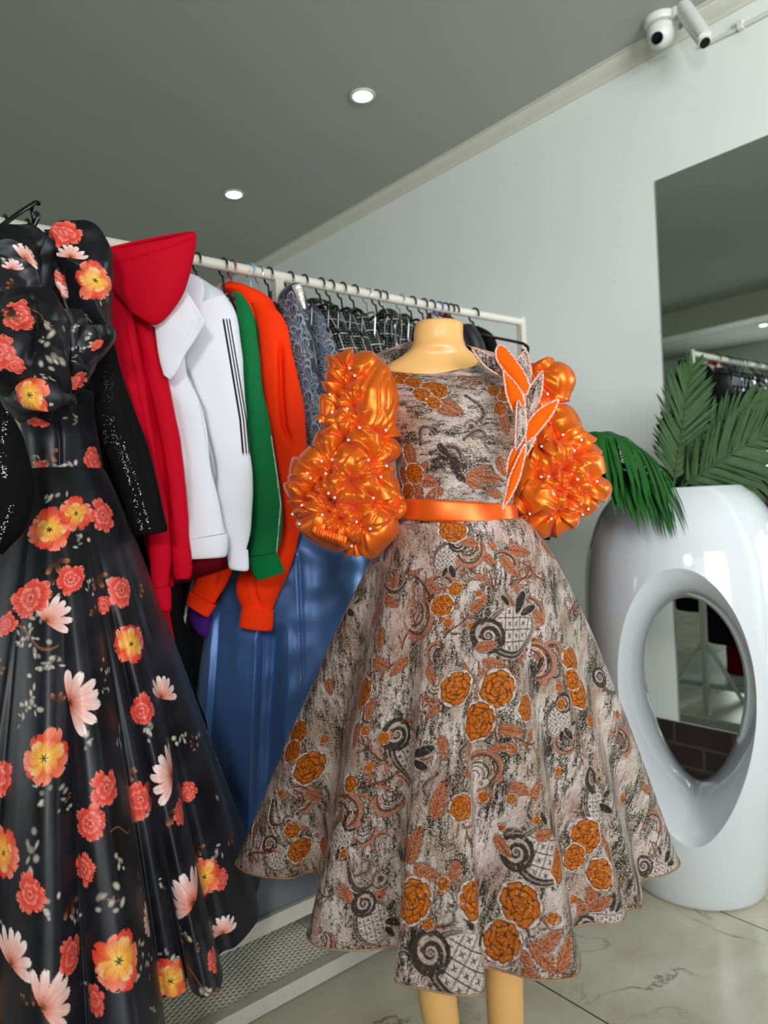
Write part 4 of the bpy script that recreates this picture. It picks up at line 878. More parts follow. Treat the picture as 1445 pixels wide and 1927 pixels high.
G = prep(loft([(40, 745, 168, 735, 1.29), (46, 780, 172, 770, 1.31), (54, 830, 178, 820, 1.33), (60, 886, 187, 878, 1.33), (60, 900, 190, 895, 1.33)], D=1.33, ratio=1.3, nu=220, nv=180, creases=[([(100, 740), (112, 830), (112, 900)], 5, .006), ([(140, 740), (150, 850), (152, 905)], 7, .012, 's')]))
fl([(72, 790, 30), (185, 862, 30), (68, 880, 20), (140, 745, 22)], m_peony, 500); fl([(90, 850, 26), (75, 892, 22)], m_dleaf, 520); fl([(120, 878, 26), (70, 862, 16), (140, 790, 20)], m_buds, 530)
part('bodice', G, M['floral'], fg, False, False)
def puff(rows, D, ratio, seed, flowers, amp=.012, cr=(), nm='ruffle'):
    global G
    rr = np.random.RandomState(seed); 
    def ds(U, V, P):
        Pw = P+.012*np.stack([noise(P, 30, seed+k_) for k_ in (11, 12, 13)], -1); w = noise(Pw*np.array([1, 1, .7]), 26, seed); q = noise(Pw@np.array([[1, .5, 0], [0, 1, .4], [.3, 0, .45]]), 62, seed+1)
        return amp*1.2*w+amp*1.7*(.5-np.abs(q))+amp*.25*np.abs(noise(Pw, 120, seed+2))
    G = prep(loft(rows, D=D, ratio=ratio, nu=260, nv=240, disp=ds, creases=cr))
    for fn, L in flowers: fl(L, fn, seed*7)
    return part(nm, G, M['floral'], fg)
puff([(80, 432, 118, 430), (80, 450, 172, 440), (86, 480, 192, 470), (92, 520, 202, 510), (95, 560, 206, 550), (105, 600, 213, 590), (130, 625, 206, 620), (160, 645, 195, 640)], 1.27, .7, 21, [(m_buds, [(150, 600, 24), (200, 560, 18)]), (m_peony, [(125, 440, 38), (88, 452, 26), (95, 535, 36)]), (m_cosmos, [(138, 465, 26, .2), (100, 545, 20, 1)]), (m_poppy, [(186, 527, 42)])], .012, [([(85, 440), (100, 500), (105, 560), (120, 620)], 7, .03)])
puff([(-30, 462, 70, 450), (-40, 490, 88, 475), (-45, 540, 98, 530), (-45, 600, 100, 590), (-35, 660, 90, 650)], 1.25, .8, 31, [(m_buds, [(30, 500, 24), (40, 640, 22)]), (m_cosmos, [(60, 480, 24, .8), (35, 500, 16, 0)]), (m_dleaf, [(35, 535, 18), (20, 570, 18)]), (m_peony, [(45, 600, 28), (5, 660, 26)])], .014)
puff([(-10, 560, 100, 560), (-14, 600, 122, 590), (-8, 650, 130, 640), (6, 700, 128, 690), (40, 732, 116, 728), (60, 745, 100, 742)], 1.2, .8, 41, [(m_buds, [(100, 620, 30), (95, 680, 34), (90, 715, 18), (70, 640, 18)]), (m_stem, [(85, 590, 24, .4)]), (m_peony, [(40, 600, 34), (6, 665, 36), (35, 695, 20)]), (m_dleaf, [(20, 570, 26)])], .012, [([(60, 570), (72, 620), (60, 680)], 8, .012)])
puff([(110, 592, 155, 588), (118, 620, 166, 610), (124, 660, 170, 650), (124, 700, 166, 690), (122, 738, 152, 735)], 1.23, .9, 44, [(m_buds, [(150, 660, 18), (150, 620, 16)]), (m_peony, [(145, 725, 26)])], .008)
puff([(120, 630, 212, 615), (125, 660, 208, 640), (125, 700, 180, 680), (125, 735, 160, 720), (125, 755, 145, 745)], 1.25, .7, 51, [(m_buds, [(180, 640, 18), (150, 670, 16)]), (m_peony, [(142, 722, 24), (190, 655, 14)])], .01)
puff([(5, 700, 80, 710), (12, 735, 120, 735), (22, 765, 128, 758), (40, 782, 90, 775)], 1.22, .8, 61, [(m_buds, [(95, 755, 16)]), (m_poppy, [(60, 745, 42)]), (m_peony, [(10, 690, 26)])], .01)

# ------------------------------------------------------------------ black knit sleeve at the far left, sequin sleeve
bk = thing('sequin_cardigan', 'black knitted cardigan with sparse crystals whose sleeve hangs at the left edge', 'cardigan', onD(10, 1040, 1.1))
G = loft([(-70, 770, 10, 770), (-75, 790, 26, 790), (-80, 840, 45, 830), (-85, 900, 62, 890), (-85, 950, 60, 945), (-80, 1000, 40, 1000), (-60, 1040, 5, 1042)], D=1.12, ratio=.6, nu=120, nv=160, disp=folds(4, .008, 2, .8), wr=.002)
G.col[..., 3] = ((np.abs(G.px-8-3*np.sin(G.py*.05)) < 5)&(G.py < 900))|((np.abs(G.px-(20-.4*(G.py-960)))<5)&(G.py > 950)); part('sleeve', G, M['sequin'], bk)
bs = thing('sequin_blouse', 'black blouse with silver crystal lines down its sleeve, between the floral gown and red jacket', 'top', onD(240, 1005, 1.36))
G = loft([(150, 600, 200, 600), (160, 660, 213, 640), (170, 740, 228, 700), (186, 810, 252, 770), (208, 870, 275, 830), (228, 930, 294, 900), (244, 985, 308, 965), (252, 1002, 314, 990)], D=1.34, ratio=.62, nu=120, nv=200, creases=[([(225, 720), (265, 850), (290, 960)], 9, .004)])
cl_ = np.interp(G.py, [640, 800, 860, 920, 1000], [190, 210, 230, 249, 268]); c2 = np.interp(G.py, [640, 800, 860, 920, 1000], [200, 222, 240, 262, 283])
G.col[..., 3] = np.clip(((np.abs(G.px-cl_) < 3.2)|(np.abs(G.px-c2) < 2.2))*1.*(.12+.88*(G.py > 820))+.35*((np.abs(G.px-205) < 12)&(G.py > 780)&(G.py < 835))+.06*(np.abs(G.px-cl_) < 10), 0, 1)
sv = part('sleeve', G, M['sequin'], bs, True, False)
G = loft([(252, 1000, 314, 988), (253, 1006, 315, 995), (258, 1010, 313, 1000), (262, 1004, 308, 995)], D=1.34, ratio=.62, nu=80, nv=14); part('cuff', G, M['black'], sv, False, True)
G = loft([(140, 600, 190, 600), (150, 700, 215, 700), (170, 800, 240, 800), (185, 900, 262, 900), (200, 960, 280, 960)], D=1.5, ratio=1.4, nu=60, nv=60, wr=.003); part('body', G, M['black'], bs)

# ------------------------------------------------------------------ neoprene jackets
def jacket(label, loc, name='jacket', cat='jacket'): return thing(name, label, cat, loc)
rd = jacket('red neoprene jacket with a big stiff funnel collar, between the floral gown and white jackets', onD(300, 1150, 1.45))
def collar_disp(U, V, P): return .004*noise(P, 25, 4)*V
G = loft([(187, 474, 362, 440, 0, .42, -.020), (188, 478, 364, 445, 0, .42, -.020), (191, 490, 362, 466, 0, .42, -.014), (197, 508, 352, 512, 0, .42, -.004), (206, 528, 340, 552), (222, 552, 320, 584), (240, 572, 302, 602), (250, 586, 288, 608)], D=1.38, ratio=.42, nu=160, nv=110, disp=collar_disp, creases=[([(352, 448), (300, 468), (215, 505)][::1], 1, 0)] if False else ())
q = G.P
# rim crease line under the turned edge
cr_ = np.exp(-((G.py-(np.interp(G.px, [205, 360], [503, 452])))/4.)**2)*((G.U > .28)&(G.U < .72)); N = normals(q, True); s_ = np.sign((N*(q-q.mean(1, keepdims=True))).sum(-1, keepdims=True)); G.P = q-N*s_*(cr_*.003)[..., None]
co = part('collar', G, M['red'], rd, False, True); b = co.modifiers.new('solid', 'SOLIDIFY'); b.thickness = .005; b.offset = -1
rim = G.P[0][::2]; MB().tube(list(rim), .0035, 8, closed=True).build('collar_rim', M['red'], co)
G = loft([(187, 520, 262, 600, 1.5), (195, 600, 290, 640, 1.5), (210, 720, 312, 720, 1.5), (235, 850, 335, 850, 1.5), (262, 960, 350, 960, 1.5), (285, 1060, 350, 1060, 1.5)], D=1.52, ratio=1.6, nu=90, nv=90, wr=.004); part('body', G, M['red'], rd)
G = loft([(198, 515, 238, 548), (204, 560, 248, 590), (212, 640, 262, 660), (226, 720, 274, 730), (242, 800, 288, 805), (258, 880, 301, 885), (272, 960, 314, 960), (282, 1040, 320, 1040), (286, 1107, 316, 1104)], D=1.41, ratio=.7, nu=90, nv=140, wr=.0015, creases=[([(232, 600), (262, 760), (290, 900)], 7, .006)]); s1 = part('sleeve', G, M['red'], rd)
G = loft([(283, 1106, 318, 1103), (285, 1110, 320, 1106), (293, 1146, 321, 1149), (296, 1148, 319, 1150)], D=1.41, ratio=.7, nu=60, nv=24, disp=lambda U, V, P: .002*np.sin(V*3.14)); part('cuff', G, M['red'], s1)
rd2 = jacket('second red jacket sleeve with ribbed cuff, directly left of the white jackets', onD(340, 1090, 1.45))
G = loft([(240, 556, 268, 572), (250, 600, 290, 622), (262, 640, 302, 660), (274, 730, 318, 730), (290, 820, 338, 820), (306, 900, 349, 900), (316, 980, 354, 980), (322, 1040, 359, 1040), (326, 1070, 360, 1064)], D=1.44, ratio=.7, nu=90, nv=140, wr=.0015, creases=[([(268, 700), (300, 850), (320, 980)], 6, .005)]); s1 = part('sleeve', G, M['red'], rd2)
G = loft([(325, 1068, 361, 1063), (324, 1072, 362, 1068), (329, 1088, 359, 1086), (332, 1091, 355, 1089)], D=1.44, ratio=.7, nu=60, nv=24); part('cuff', G, M['red'], s1)
G = loft([(292, 900, 318, 900), (300, 1000, 325, 1000), (306, 1074, 326, 1071), (313, 1106, 327, 1104)], D=1.5, ratio=.7, nu=50, nv=60); part('sleeve', G, M['red'], rd2)
G = loft([(260, 600, 330, 640), (290, 760, 350, 760), (318, 900, 372, 900), (330, 1010, 430, 1010), (322, 1060, 436, 1066), (318, 1100, 360, 1090)], D=1.62, ratio=1.2, nu=80, nv=80, wr=.003); part('body', G, M['darkred'], rd2)  # jacket body darker than its red sleeves: shade put into the colour
rd3 = tag(part('scarf', loft([(296, 1130, 319, 1130), (300, 1160, 320, 1158), (313, 1205, 328, 1202), (325, 1246, 335, 1241)], D=1.52, ratio=.5, nu=40, nv=60), M['red'], None), 'narrow red fabric end hanging below the red cuffs', 'scarf')

wj = jacket('white neoprene jacket with wide turned collar, hanging right of the red jackets', onD(390, 1050, 1.5))
G = loft([(350, 516, 384, 529), (343, 545, 415, 548), (338, 590, 440, 590), (335, 650, 452, 650), (340, 760, 460, 760), (348, 900, 468, 900), (356, 1000, 465, 1000)], D=1.62, ratio=1.2, nu=90, nv=110, wr=.003); part('body', G, M['white'], wj)
G = loft([(350, 515, 383, 528), (344, 530, 386, 545), (338, 560, 380, 572), (345, 585, 372, 590)], D=1.5, ratio=.5, nu=70, nv=50, wr=.001); part('collar', G, M['white'], wj)
G = loft([(338, 556, 352, 548), (322, 576, 384, 596), (300, 596, 390, 606), (292, 612, 372, 632), (294, 640, 352, 664), (302, 680, 334, 698), (309, 706, 320, 714)], D=1.41, ratio=.35, nu=110, nv=90, wr=.0015, creases=[([(352, 560), (372, 600), (345, 660)], 6, .004)]); part('lapel', G, M['white'], wj)
G = loft([(296, 650, 345, 655), (303, 700, 352, 705), (315, 750, 374, 750), (326, 820, 390, 820), (336, 890, 400, 890), (343, 960, 413, 950), (346, 1017, 426, 1003)], D=1.47, ratio=.62, nu=120, nv=170, wr=.0015, creases=[([(372, 760), (385, 830), (402, 900), (418, 990)], 8, .008, 's'), ([(322, 740), (345, 860), (352, 990)], 10, .004)]); s1 = part('sleeve', G, M['white'], wj)
G = loft([(346, 1017, 427, 1004), (347, 1021, 428, 1008), (350, 1048, 426, 1044), (354, 1052, 420, 1048)], D=1.47, ratio=.62, nu=90, nv=30, disp=lambda U, V, P: .002*np.sin(V*3.14)); part('cuff', G, M['white'], s1)
G = loft([(330, 640, 350, 610), (342, 600, 425, 556)][1:]+[(352, 590, 444, 590), (340, 640, 452, 640), (340, 710, 457, 700), (358, 780, 463, 770), (388, 860, 470, 850), (402, 930, 476, 920), (412, 990, 473, 990), (428, 1036, 464, 1034)], D=1.52, ratio=.6, nu=420, nv=420, wr=.0015, creases=[([(345, 690), (362, 740), (378, 772), (392, 850), (402, 920)], 8, .008, 'v')])
W = L_(224, 224, 231); G.col[..., :3] = W; G.col[..., 3] = 1
dx_ = G.px-np.interp(G.py, [600, 700, 790, 860], [420, 437, 452, 458]); K_ = L_(14, 14, 16)
mk = np.maximum.reduce([sstep(w_+.7, w_-.7, np.abs(dx_-c_)) for c_, w_ in ((0, 2.), (6.2, 1.3), (11.5, 1.3))])*sstep(598, 602, G.py)*sstep(860, 850, G.py)*((G.U > .3)&(G.U < .9)); G.col[..., :3] = W*(1-mk[..., None])+K_*mk[..., None]
s1 = part('sleeve', G, M['attr'], wj); s1['label'] = 'white sleeve with three black stripes'
G = loft([(427, 1036, 466, 1034), (427, 1040, 467, 1038), (430, 1066, 468, 1070), (436, 1072, 462, 1075)], D=1.52, ratio=.6, nu=70, nv=30); part('cuff', G, M['white'], s1)

gj = jacket('green neoprene jacket sleeve between the white and orange jackets', onD(500, 1090, 1.6))
G = loft([(436, 548, 456, 553), (442, 562, 470, 574), (446, 600, 479, 600), (450, 660, 486, 650), (456, 720, 493, 720), (464, 800, 508, 800), (470, 880, 521, 880), (472, 950, 531, 950), (470, 1010, 530, 1005), (464, 1048, 522, 1040)], D=1.6, ratio=.65, nu=110, nv=180, wr=.0012)
G.col[..., :3] = L_(0, 104, 52); G.col[..., 3] = 1; ed = np.interp(G.py, [600, 880, 950, 1040], [479, 521, 530, 522]); mm = (ed-G.px < 2.6)&(ed-G.px > .8)&(G.py > 820); G.col[mm, :3] = L_(200, 200, 200)
s1 = part('sleeve', G, M['attr'], gj)
G = loft([(462, 1050, 521, 1041), (463, 1053, 523, 1044), (474, 1076, 530, 1062), (483, 1093, 536, 1077)], D=1.58, ratio=.3, nu=70, nv=30); part('cuff', G, M['green'], s1)
G = loft([(455, 560, 470, 575), (470, 640, 492, 640), (482, 720, 502, 720), (492, 780, 512, 780)], D=1.72, ratio=1.5, nu=50, nv=60); part('body', G, M['green'], gj)

oj = jacket('bright orange neoprene jacket with long gathered sleeve, right of the green jacket', onD(480, 1190, 1.7))
G = loft([(414, 540, 438, 530), (420, 548, 478, 545), (440, 560, 512, 566), (455, 600, 524, 600), (470, 660, 530, 660), (480, 760, 545, 760), (490, 860, 550, 860)], D=1.82, ratio=1.1, nu=90, nv=100, wr=.002); part('body', G, M['orange'], oj)
G = loft([(470, 570, 508, 574), (480, 592, 530, 592), (486, 622, 543, 622), (488, 655, 547, 655), (491, 700, 558, 700), (498, 760, 571, 760), (506, 820, 576, 820), (516, 880, 577, 880), (524, 940, 573, 940), (520, 990, 566, 990), (490, 1040, 557, 1035), (452, 1080, 545, 1075), (445, 1112, 530, 1108), (457, 1142, 514, 1148)], D=1.68, ratio=.6, nu=130, nv=260, wr=.0012, creases=[([(529, 640), (528, 740), (533, 800), (545, 830)], 6, .022), ([(475, 1080), (480, 1120), (492, 1150)], 4, .008)]); s1 = part('sleeve', G, M['orange'], oj)
G = loft([(455, 1141, 515, 1148), (455, 1145, 515, 1152), (450, 1176, 513, 1183), (453, 1180, 508, 1187)], D=1.67, ratio=.5, nu=80, nv=30); part('cuff', G, M['orange'], s1)
G = loft([(400, 1000, 460, 1000), (385, 1050, 445, 1055), (372, 1085, 428, 1095), (360, 1110, 406, 1136)], D=1.70, ratio=.5, nu=70, nv=70, wr=.002, creases=[([(410, 1060), (400, 1125)], 5, .005)]); s2 = part('sleeve', G, M['orange'], oj)
G = loft([(357, 1112, 407, 1139), (355, 1115, 405, 1142), (350, 1134, 393, 1160), (353, 1138, 390, 1161)], D=1.69, ratio=.4, nu=70, nv=24); part('cuff', G, M['orange'], s2)
tj = jacket('black jacket sleeve with a white stripe behind the small orange cuff', onD(350, 1180, 1.78), 'track_jacket')
G = loft([(366, 1030, 400, 1040), (358, 1080, 386, 1090), (346, 1130, 378, 1140), (337, 1176, 360, 1184)], D=1.78, ratio=.5, nu=70, nv=80); G.col[..., :3] = L_(12, 12, 13); G.col[..., 3] = 1
ed = np.interp(G.py, [1040, 1080, 1130, 1180], [374, 366, 354, 345]); mm = (np.abs(G.px-ed) < 2.4)&(G.U > .2)&(G.U < .8); G.col[mm, :3] = L_(210, 210, 205); part('sleeve', G, M['attr'], tj)
tag(part('sweater', loft([(355, 1130, 396, 1130), (356, 1160, 398, 1160), (362, 1178, 394, 1192), (372, 1192, 388, 1200)], D=1.76, ratio=.6, nu=50, nv=50, wr=.001), M['purple'], None), 'small patch of purple fleece sweater showing under the orange cuff', 'sweater')

# ------------------------------------------------------------------ blue satin gown
bg = thing('satin_gown', 'long steel blue satin gown hanging behind the orange sleeve', 'dress', onD(520, 1580, 1.78))
CRB = [([(485, 1180), (480, 1300), (474, 1450), (466, 1600)], 9, .030, 's'), ([(408, 1130), (398, 1250), (388, 1350), (384, 1480)], 8, .014, 's'), ([(556, 1040), (561, 1150), (566, 1280), (560, 1400)], 7, .018, 's'), ([(515, 1180), (508, 1300), (500, 1450), (490, 1590)], 14, .014), ([(540, 1180), (540, 1300), (530, 1450)], 12, -.008)]
def sat(U, V, P): return .0035*noise(P*np.array([1, 1, 2.2]), 38, 6)*sstep(.6, .1, V)+.002*noise(P, 70, 8)+.006*noise(P*np.array([1, 1, .25]), 40, 12)
G = loft([(520, 900, 640, 900), (480, 980, 660, 980), (440, 1060, 690, 1040), (408, 1140, 700, 1130), (382, 1230, 700, 1230), (368, 1320, 690, 1320), (376, 1420, 665, 1420), (398, 1510, 640, 1510), (428, 1586, 625, 1590)], D=1.80, ratio=.55, nu=620, nv=360, disp=sat, creases=CRB); sk2 = part('skirt', G, M['bsatin'], bg, True, False)
G = loft([(507, 549, 530, 545), (508, 570, 545, 575), (515, 700, 570, 700), (530, 850, 600, 850), (525, 930, 640, 930)], D=1.88, ratio=.6, nu=80, nv=100, wr=.002); part('bodice', G, M['navysatin'], bg)
tag(part('black_dress', loft([(290, 900, 440, 900, 1.86), (280, 1050, 450, 1050, 1.86), (300, 1250, 470, 1250, 1.86), (320, 1450, 490, 1450, 1.86), (340, 1590, 490, 1590, 1.86)], D=1.86, ratio=.7, nu=90, nv=90, wr=.004, disp=folds(8, .01, 5)), M['black'], None), 'plain black dress hanging in the shadow between the floral gown and blue gown', 'dress')

tag(part('black_dress', loft([(-60, 560, 170, 560), (-60, 700, 230, 700), (0, 850, 290, 850), (80, 1000, 330, 1000), (160, 1150, 345, 1150), (240, 1350, 380, 1350), (290, 1500, 420, 1500)], D=1.68, ratio=.5, nu=80, nv=90, wr=.004), M['black'], None), 'black dress almost completely hidden behind the floral gown', 'dress')

# ------------------------------------------------------------------ blue brocade
def bb(label, rows, D, seed, collar=None):
    r = thing('brocade_dress', label, 'dress', onD(rows[-1][0]+20, rows[-1][1], D), 'navy and silver brocade dresses')
    G = prep(loft(rows, D=D, ratio=.9, nu=200, nv=300, wr=.003, wseed=seed, disp=folds(6, .01, seed, .6)))
    rr = random.Random(seed)
    def m_fern(x, y, r_):
        n = len(x); rgb = np.zeros((n, 3)); al = np.zeros(n); th = np.arctan2(y, x); q = np.hypot(x, y); e = .75+.25*np.cos(th*5); st = .5+.5*np.sin(th*22+q*5+np.sin(q*9))
        c = mixc(mixc(L_(16, 24, 52), L_(104, 134, 176), sstep(.25, .6, st)), L_(214, 214, 214), sstep(.8, .95, st)*sstep(.9, .4, q)); over(rgb, al, c, sstep(1, .94, q/e)); over(rgb, al, L_(200, 196, 190)*np.ones((n, 3)), sstep(.1, .05, np.abs(q/e-1.0))); return rgb, al
    y = rows[0][1]+30
    while y < rows[-1][1]:
        xl = np.interp(y, [q[1] for q in rows], [q[0] for q in rows]); xr = np.interp(y, [q[3] for q in rows], [q[2] for q in rows])
        stamp(G, rr.uniform(xl+8, xr-8), y, rr.uniform(18, 32), rr.random()*6, m_fern, 1); y += 15
    part('gown_body', G, M['bluebrocade'], r); return r
r = bb('navy and silver brocade dress with a standing collar right beside the orange jacket', [(540, 540, 564, 533), (528, 556, 572, 552), (524, 585, 580, 585), (536, 650, 590, 650), (550, 720, 602, 720), (560, 800, 610, 800), (568, 880, 618, 880), (572, 960, 625, 960), (570, 1040, 640, 1040)], 1.84, 3)
G = loft([(549, 538, 566, 533), (553, 548, 571, 548), (562, 568, 575, 574), (568, 580, 575, 582)], D=1.74, ratio=.4, nu=50, nv=40); part('collar', G, M['silver'], r)
bb('navy and silver brocade dress half hidden between the first brocade dress and the tweed tops', [(578, 577, 594, 572), (582, 600, 612, 598), (588, 640, 630, 640), (594, 680, 646, 680), (600, 740, 664, 740), (608, 820, 680, 820), (612, 920, 690, 920)], 1.95, 8)

# ------------------------------------------------------------------ tweed tops
TW = [('black and white tweed top nearest the blue brocade dresses, with a pointed shoulder', [(576, 566, 600, 562), (586, 574, 632, 576), (600, 610, 650, 610), (620, 660, 672, 650), (640, 720, 700, 700), (660, 790, 720, 780)], 2.02),
 ('second tweed top from the brocade dresses, a windowpane check narrow at its collar', [(627, 592, 656, 586), (622, 612, 680, 612), (630, 660, 696, 650), (645, 720, 712, 710), (670, 800, 740, 800)], 2.06),
 ('tweed top under the middle of the rail with check lines fanning downward', [(645, 584, 672, 580), (660, 600, 694, 598), (664, 640, 712, 630), (672, 690, 730, 680), (690, 740, 760, 740), (700, 800, 770, 800)], 2.12),
 ('tweed top with a rounded shoulder, left of the last tweed top', [(712, 586, 738, 583), (703, 606, 752, 600), (694, 650, 752, 650), (702, 700, 765, 700), (720, 780, 790, 780)], 2.2),
 ('tweed top hanging nearest the mannequin neck', [(738, 596, 766, 592), (734, 612, 780, 610), (732, 650, 776, 650), (726, 700, 790, 700), (740, 780, 810, 780)], 2.28),
 ('tweed top mostly hidden between the two middle tweed tops', [(675, 602, 700, 598), (676, 630, 712, 630), (690, 700, 735, 700), (700, 780, 750, 780)], 2.3)]
for k, (lb, rows, D) in enumerate(TW):
    G = loft(rows, D=D, ratio=1.1, nu=160, nv=160, wr=.003, wseed=20+k, disp=folds(5, .010, 30+k, .6)); tag(part('tweed_top', G, M['tweed'], None), lb, 'top', 'black and white tweed tops on the rack')
tag(part('printed_blouse', loft([(802, 592, 846, 590), (800, 602, 852, 604), (800, 640, 870, 640), (800, 700, 890, 700)], D=2.32, ratio=1.2, nu=60, nv=60, wr=.004), M['redprint'], None), 'red and white printed blouse peeking out above the mannequin neck', 'blouse')
tag(part('black_coat', loft([(862, 612, 888, 612), (868, 630, 905, 635), (880, 660, 920, 670), (890, 720, 950, 720), (900, 820, 990, 820), (905, 960, 1000, 960)], D=2.3, ratio=1.1, nu=90, nv=100, wr=.003), M['blacksilk'], None), 'smooth black silky coat just right of the mannequin neck', 'coat')
tag(part('black_coat', loft([(880, 616, 900, 616), (892, 626, 925, 632), (908, 650, 945, 664), (925, 690, 985, 700), (955, 740, 1035, 745), (980, 790, 1078, 790), (985, 840, 1110, 838), (990, 900, 1105, 900), (995, 1000, 1040, 1000), (1010, 1016, 1036, 1016)], D=2.38, ratio=.9, nu=100, nv=130, wr=.003), M['black'], None), 'matte black coat on the curled hanger at the right end of the rack', 'coat')
for k, (a, b_) in enumerate((((770, 612, 800, 612), (760, 760, 850, 760)), ((846, 606, 866, 606), (850, 760, 930, 760)))):
    tag(part('black_coat', loft([a, (a[0]-5, 650, a[2]+20, 650), b_, (b_[0], 1000, b_[2]+20, 1000), (b_[0], 1250, b_[2]+20, 1250)], D=2.42+.04*k, ratio=1., nu=60, nv=60, wr=.004), M['black'], None), ('black coat behind the left side of the mannequin neck', 'black coat behind the printed blouse')[k], 'coat')

tag(part('black_coat', loft([(880, 690, 985, 690), (874, 850, 1000, 850), (880, 1100, 1012, 1100), (890, 1350, 1022, 1350)], D=2.3, ratio=1.3, nu=90, nv=90, wr=.004, disp=folds(6, .012, 77)), M['black'], None), 'long black coat at the rack end, seen in the mirror through the vase hole', 'coat')
tag(part('red_dress', loft([(840, 900, 940, 900), (840, 1200, 965, 1200), (850, 1400, 990, 1400), (850, 1480, 1000, 1480)], D=2.2, ratio=1.2, nu=90, nv=90, wr=.004, disp=folds(8, .014, 78)), M['darkred'], None), 'dark red dress near the rack end, glimpsed in the mirror through the vase hole', 'dress')
# ------------------------------------------------------------------ vase with an egg shaped hole
vc = onZ(1312, 1655, 0); vc[2] = 0
prof = [(.150, 0), (.170, .006), (.180, .03), (.195, .1), (.212, .2), (.234, .32), (.252, .45), (.264, .58), (.269, .7), (.268, .8), (.260, .9), (.243, .97), (.218, 1.03), (.190, 1.07), (.168, 1.092), (.160, 1.098), (.152, 1.098), (.148, 1.09), (.147, 1.05)]
pf = crom(prof, 90); vb = MB(); vb.lathe([(r_, z_) for r_, z_ in pf], vc, 160); body = vb.mesh()
vo_ = bpy.data.objects.new('vase_tmp', body); COL.objects.link(vo_)
dir_ = vc[:2]/np.linalg.norm(vc[:2]); a = math.radians(-5); dir_ = np.array([dir_[0]*math.cos(a)-dir_[1]*math.sin(a), dir_[0]*math.sin(a)+dir_[1]*math.cos(a)]); lat = np.array([dir_[1], -dir_[0]])
V = []; F = []; n = 120; st = [(-.34, 1.32), (-.27, 1.13), (-.235, 1.03), (-.2, .945), (-.15, .86), (-.08, .79), (0, .765), (.08, .79), (.15, .86), (.2, .945), (.27, 1.13), (.34, 1.32)]
zc_ = .565
for s_, k_ in st:
    hw = .168*k_; hu = .30*(.9+.1*k_)*k_ if k_ > .9 else .30*k_; hd = .395*k_
    for q_ in range(n):
        th = 6.2832*q_/n; x = math.cos(th)*hw; sn_ = math.sin(th); z = (hu if sn_ > 0 else hd)*sn_
        if sn_ < 0: x *= (1-.22*sn_*sn_)
        p = vc[:2]+dir_*s_+lat*(x+.012)
        V.append((p[0], p[1], zc_+z))
for i in range(len(st)-1):
    for q_ in range(n): F.append((i*n+q_, i*n+(q_+1) % n, (i+1)*n+(q_+1) % n, (i+1)*n+q_))
F.append(tuple(range(n))[::-1]); F.append(tuple((len(st)-1)*n+q_ for q_ in range(n)))
cm = mesh_from(V, F, True); import bmesh
for m_ in (cm, body):
    bm_ = bmesh.new(); bm_.from_mesh(m_); bmesh.ops.recalc_face_normals(bm_, faces=bm_.faces); bm_.to_mesh(m_); bm_.free()
co_ = bpy.data.objects.new('cutter_tmp', cm); COL.objects.link(co_)
md = vo_.modifiers.new('cut', 'BOOLEAN'); md.operation = 'DIFFERENCE'; md.object = co_; md.solver = 'EXACT'
dg = bpy.context.evaluated_depsgraph_get(); me = bpy.data.meshes.new_from_object(vo_.evaluated_get(dg))
bpy.data.objects.remove(vo_); bpy.data.objects.remove(co_)
me.polygons.foreach_set('use_smooth', [True]*len(me.polygons)); me.set_sharp_from_angle(angle=math.radians(38))
vs = thing('floor_vase', 'tall glossy white floor vase with a large egg shaped hole through it', 'vase', vc)
vbody = obj('vase_body', me, M['vase'], vs)
bv = vbody.modifiers.new('bevel', 'BEVEL'); bv.width = .004; bv.segments = 3; bv.limit_method = 'ANGLE'; bv.angle_limit = math.radians(38)
MB().lathe([(.140, 1.052), (.141, 1.056), (.05, 1.062)], (vc[0], vc[1], 0), 40).build('soil', M['soil'], vs)

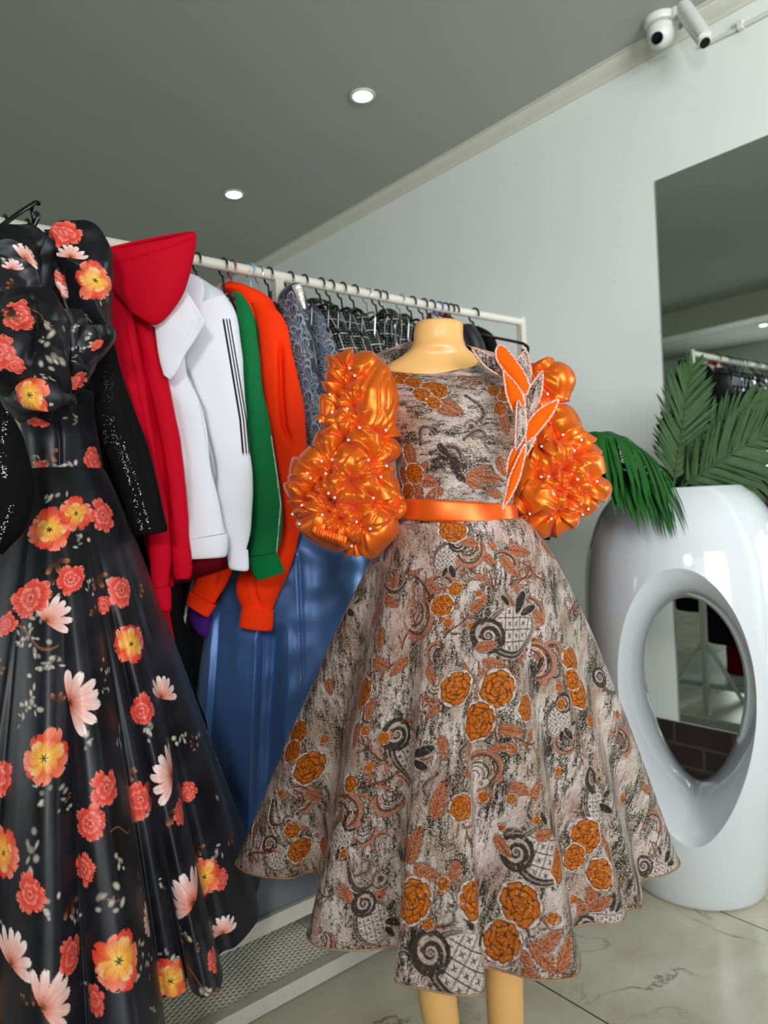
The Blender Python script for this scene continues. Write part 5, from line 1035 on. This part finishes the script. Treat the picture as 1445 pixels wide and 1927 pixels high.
# palm fronds
pp = thing('potted_palm', 'green palm with feathery fronds growing out of the white vase', 'plant', (vc[0], vc[1], 1.065))
def frond(pts, n, Lf, mat, wid=.011, droop=.3, seed=0, up=None, a0=.9, a1=.35):
    rr = random.Random(seed); P3 = crom([onD(x, y, d) for x, y, d in pts], 60); b = MB(); b.tube(list(P3), list(np.linspace(.0045, .0015, 60)), 8)
    fr = obj('frond', b.mesh(), mat, pp); b2 = MB()
    for k in range(n):
        t = .14+.86*k/(n-1); i = min(58, int(t*59)); p = P3[i]; tan = P3[i+1]-P3[i]; tan /= np.linalg.norm(tan)
        vw = up if up is not None else -FWH; sd = np.cross(tan, vw); sd /= np.linalg.norm(sd); nn = np.cross(sd, tan)
        L = Lf*(math.sin(min(1, (t+.12))*math.pi*.93)**.55)*(.9+.2*rr.random()); al = a0*(1-t)+a1*t
        for s in (-1, 1):
            d = tan*math.cos(al)+sd*s*math.sin(al)+nn*rr.uniform(-.15, .25); d /= np.linalg.norm(d); w = np.cross(d, nn); w /= np.linalg.norm(w); pts_ = []; V = []
            m_ = 6
            for q in range(m_+1):
                u = q/m_; c = p+d*L*u+np.array([0, 0, -1])*droop*L*u*u; ww = wid*.5*math.sin(math.pi*(u*.86+.14))**.6*(1 if u < 1 else .1)
                V += [c-w*ww, c+nn*ww*.35, c+w*ww]
            F = []
            for q in range(m_): F += [(q*3, q*3+1, q*3+4, q*3+3), (q*3+1, q*3+2, q*3+5, q*3+4)]
            b2.add(V, F, True)
    lf = obj('leaflets', b2.mesh(), mat, fr); return fr
vd = 1.97
frond([(1262, 938, 1.97), (1235, 880, 1.9), (1190, 835, 1.82), (1140, 822, 1.76), (1098, 832, 1.72)], 46, .15, M['palmbright'], .015, .8, 1, up=np.array([-.3, -.5, .8]), a0=1.3, a1=.8)
frond([(1268, 936, 1.97), (1222, 900, 1.88), (1180, 888, 1.8), (1150, 905, 1.76)], 34, .13, M['palmbright'], .015, .7, 2, up=np.array([-.2, -.6, .7]), a0=1.3, a1=.8)
frond([(1265, 925, 1.97), (1274, 870, 1.97), (1284, 800, 1.98), (1292, 740, 2.0), (1303, 690, 2.02)], 34, .125, M['palm'], .010, .0, 3, a0=.85, a1=.4)
frond([(1272, 925, 1.97), (1320, 890, 1.95), (1390, 846, 1.93), (1460, 806, 1.92), (1520, 775, 1.92)], 44, .15, M['palm'], .010, .12, 4, a0=.95, a1=.55)
frond([(1275, 925, 2.02), (1310, 860, 2.1), (1360, 800, 2.15), (1410, 765, 2.18), (1450, 748, 2.2)], 34, .13, M['palm'], .010, .15, 5, a0=.9, a1=.5)
frond([(1280, 925, 2.05), (1350, 900, 2.1), (1420, 880, 2.12), (1500, 880, 2.15)], 30, .12, M['palm'], .010, .3, 6, a0=.95, a1=.5)
frond([(1266, 930, 2.03), (1262, 880, 2.08), (1262, 830, 2.12), (1256, 790, 2.14)], 22, .09, M['palm'], .010, .1, 7, a0=.9, a1=.4)
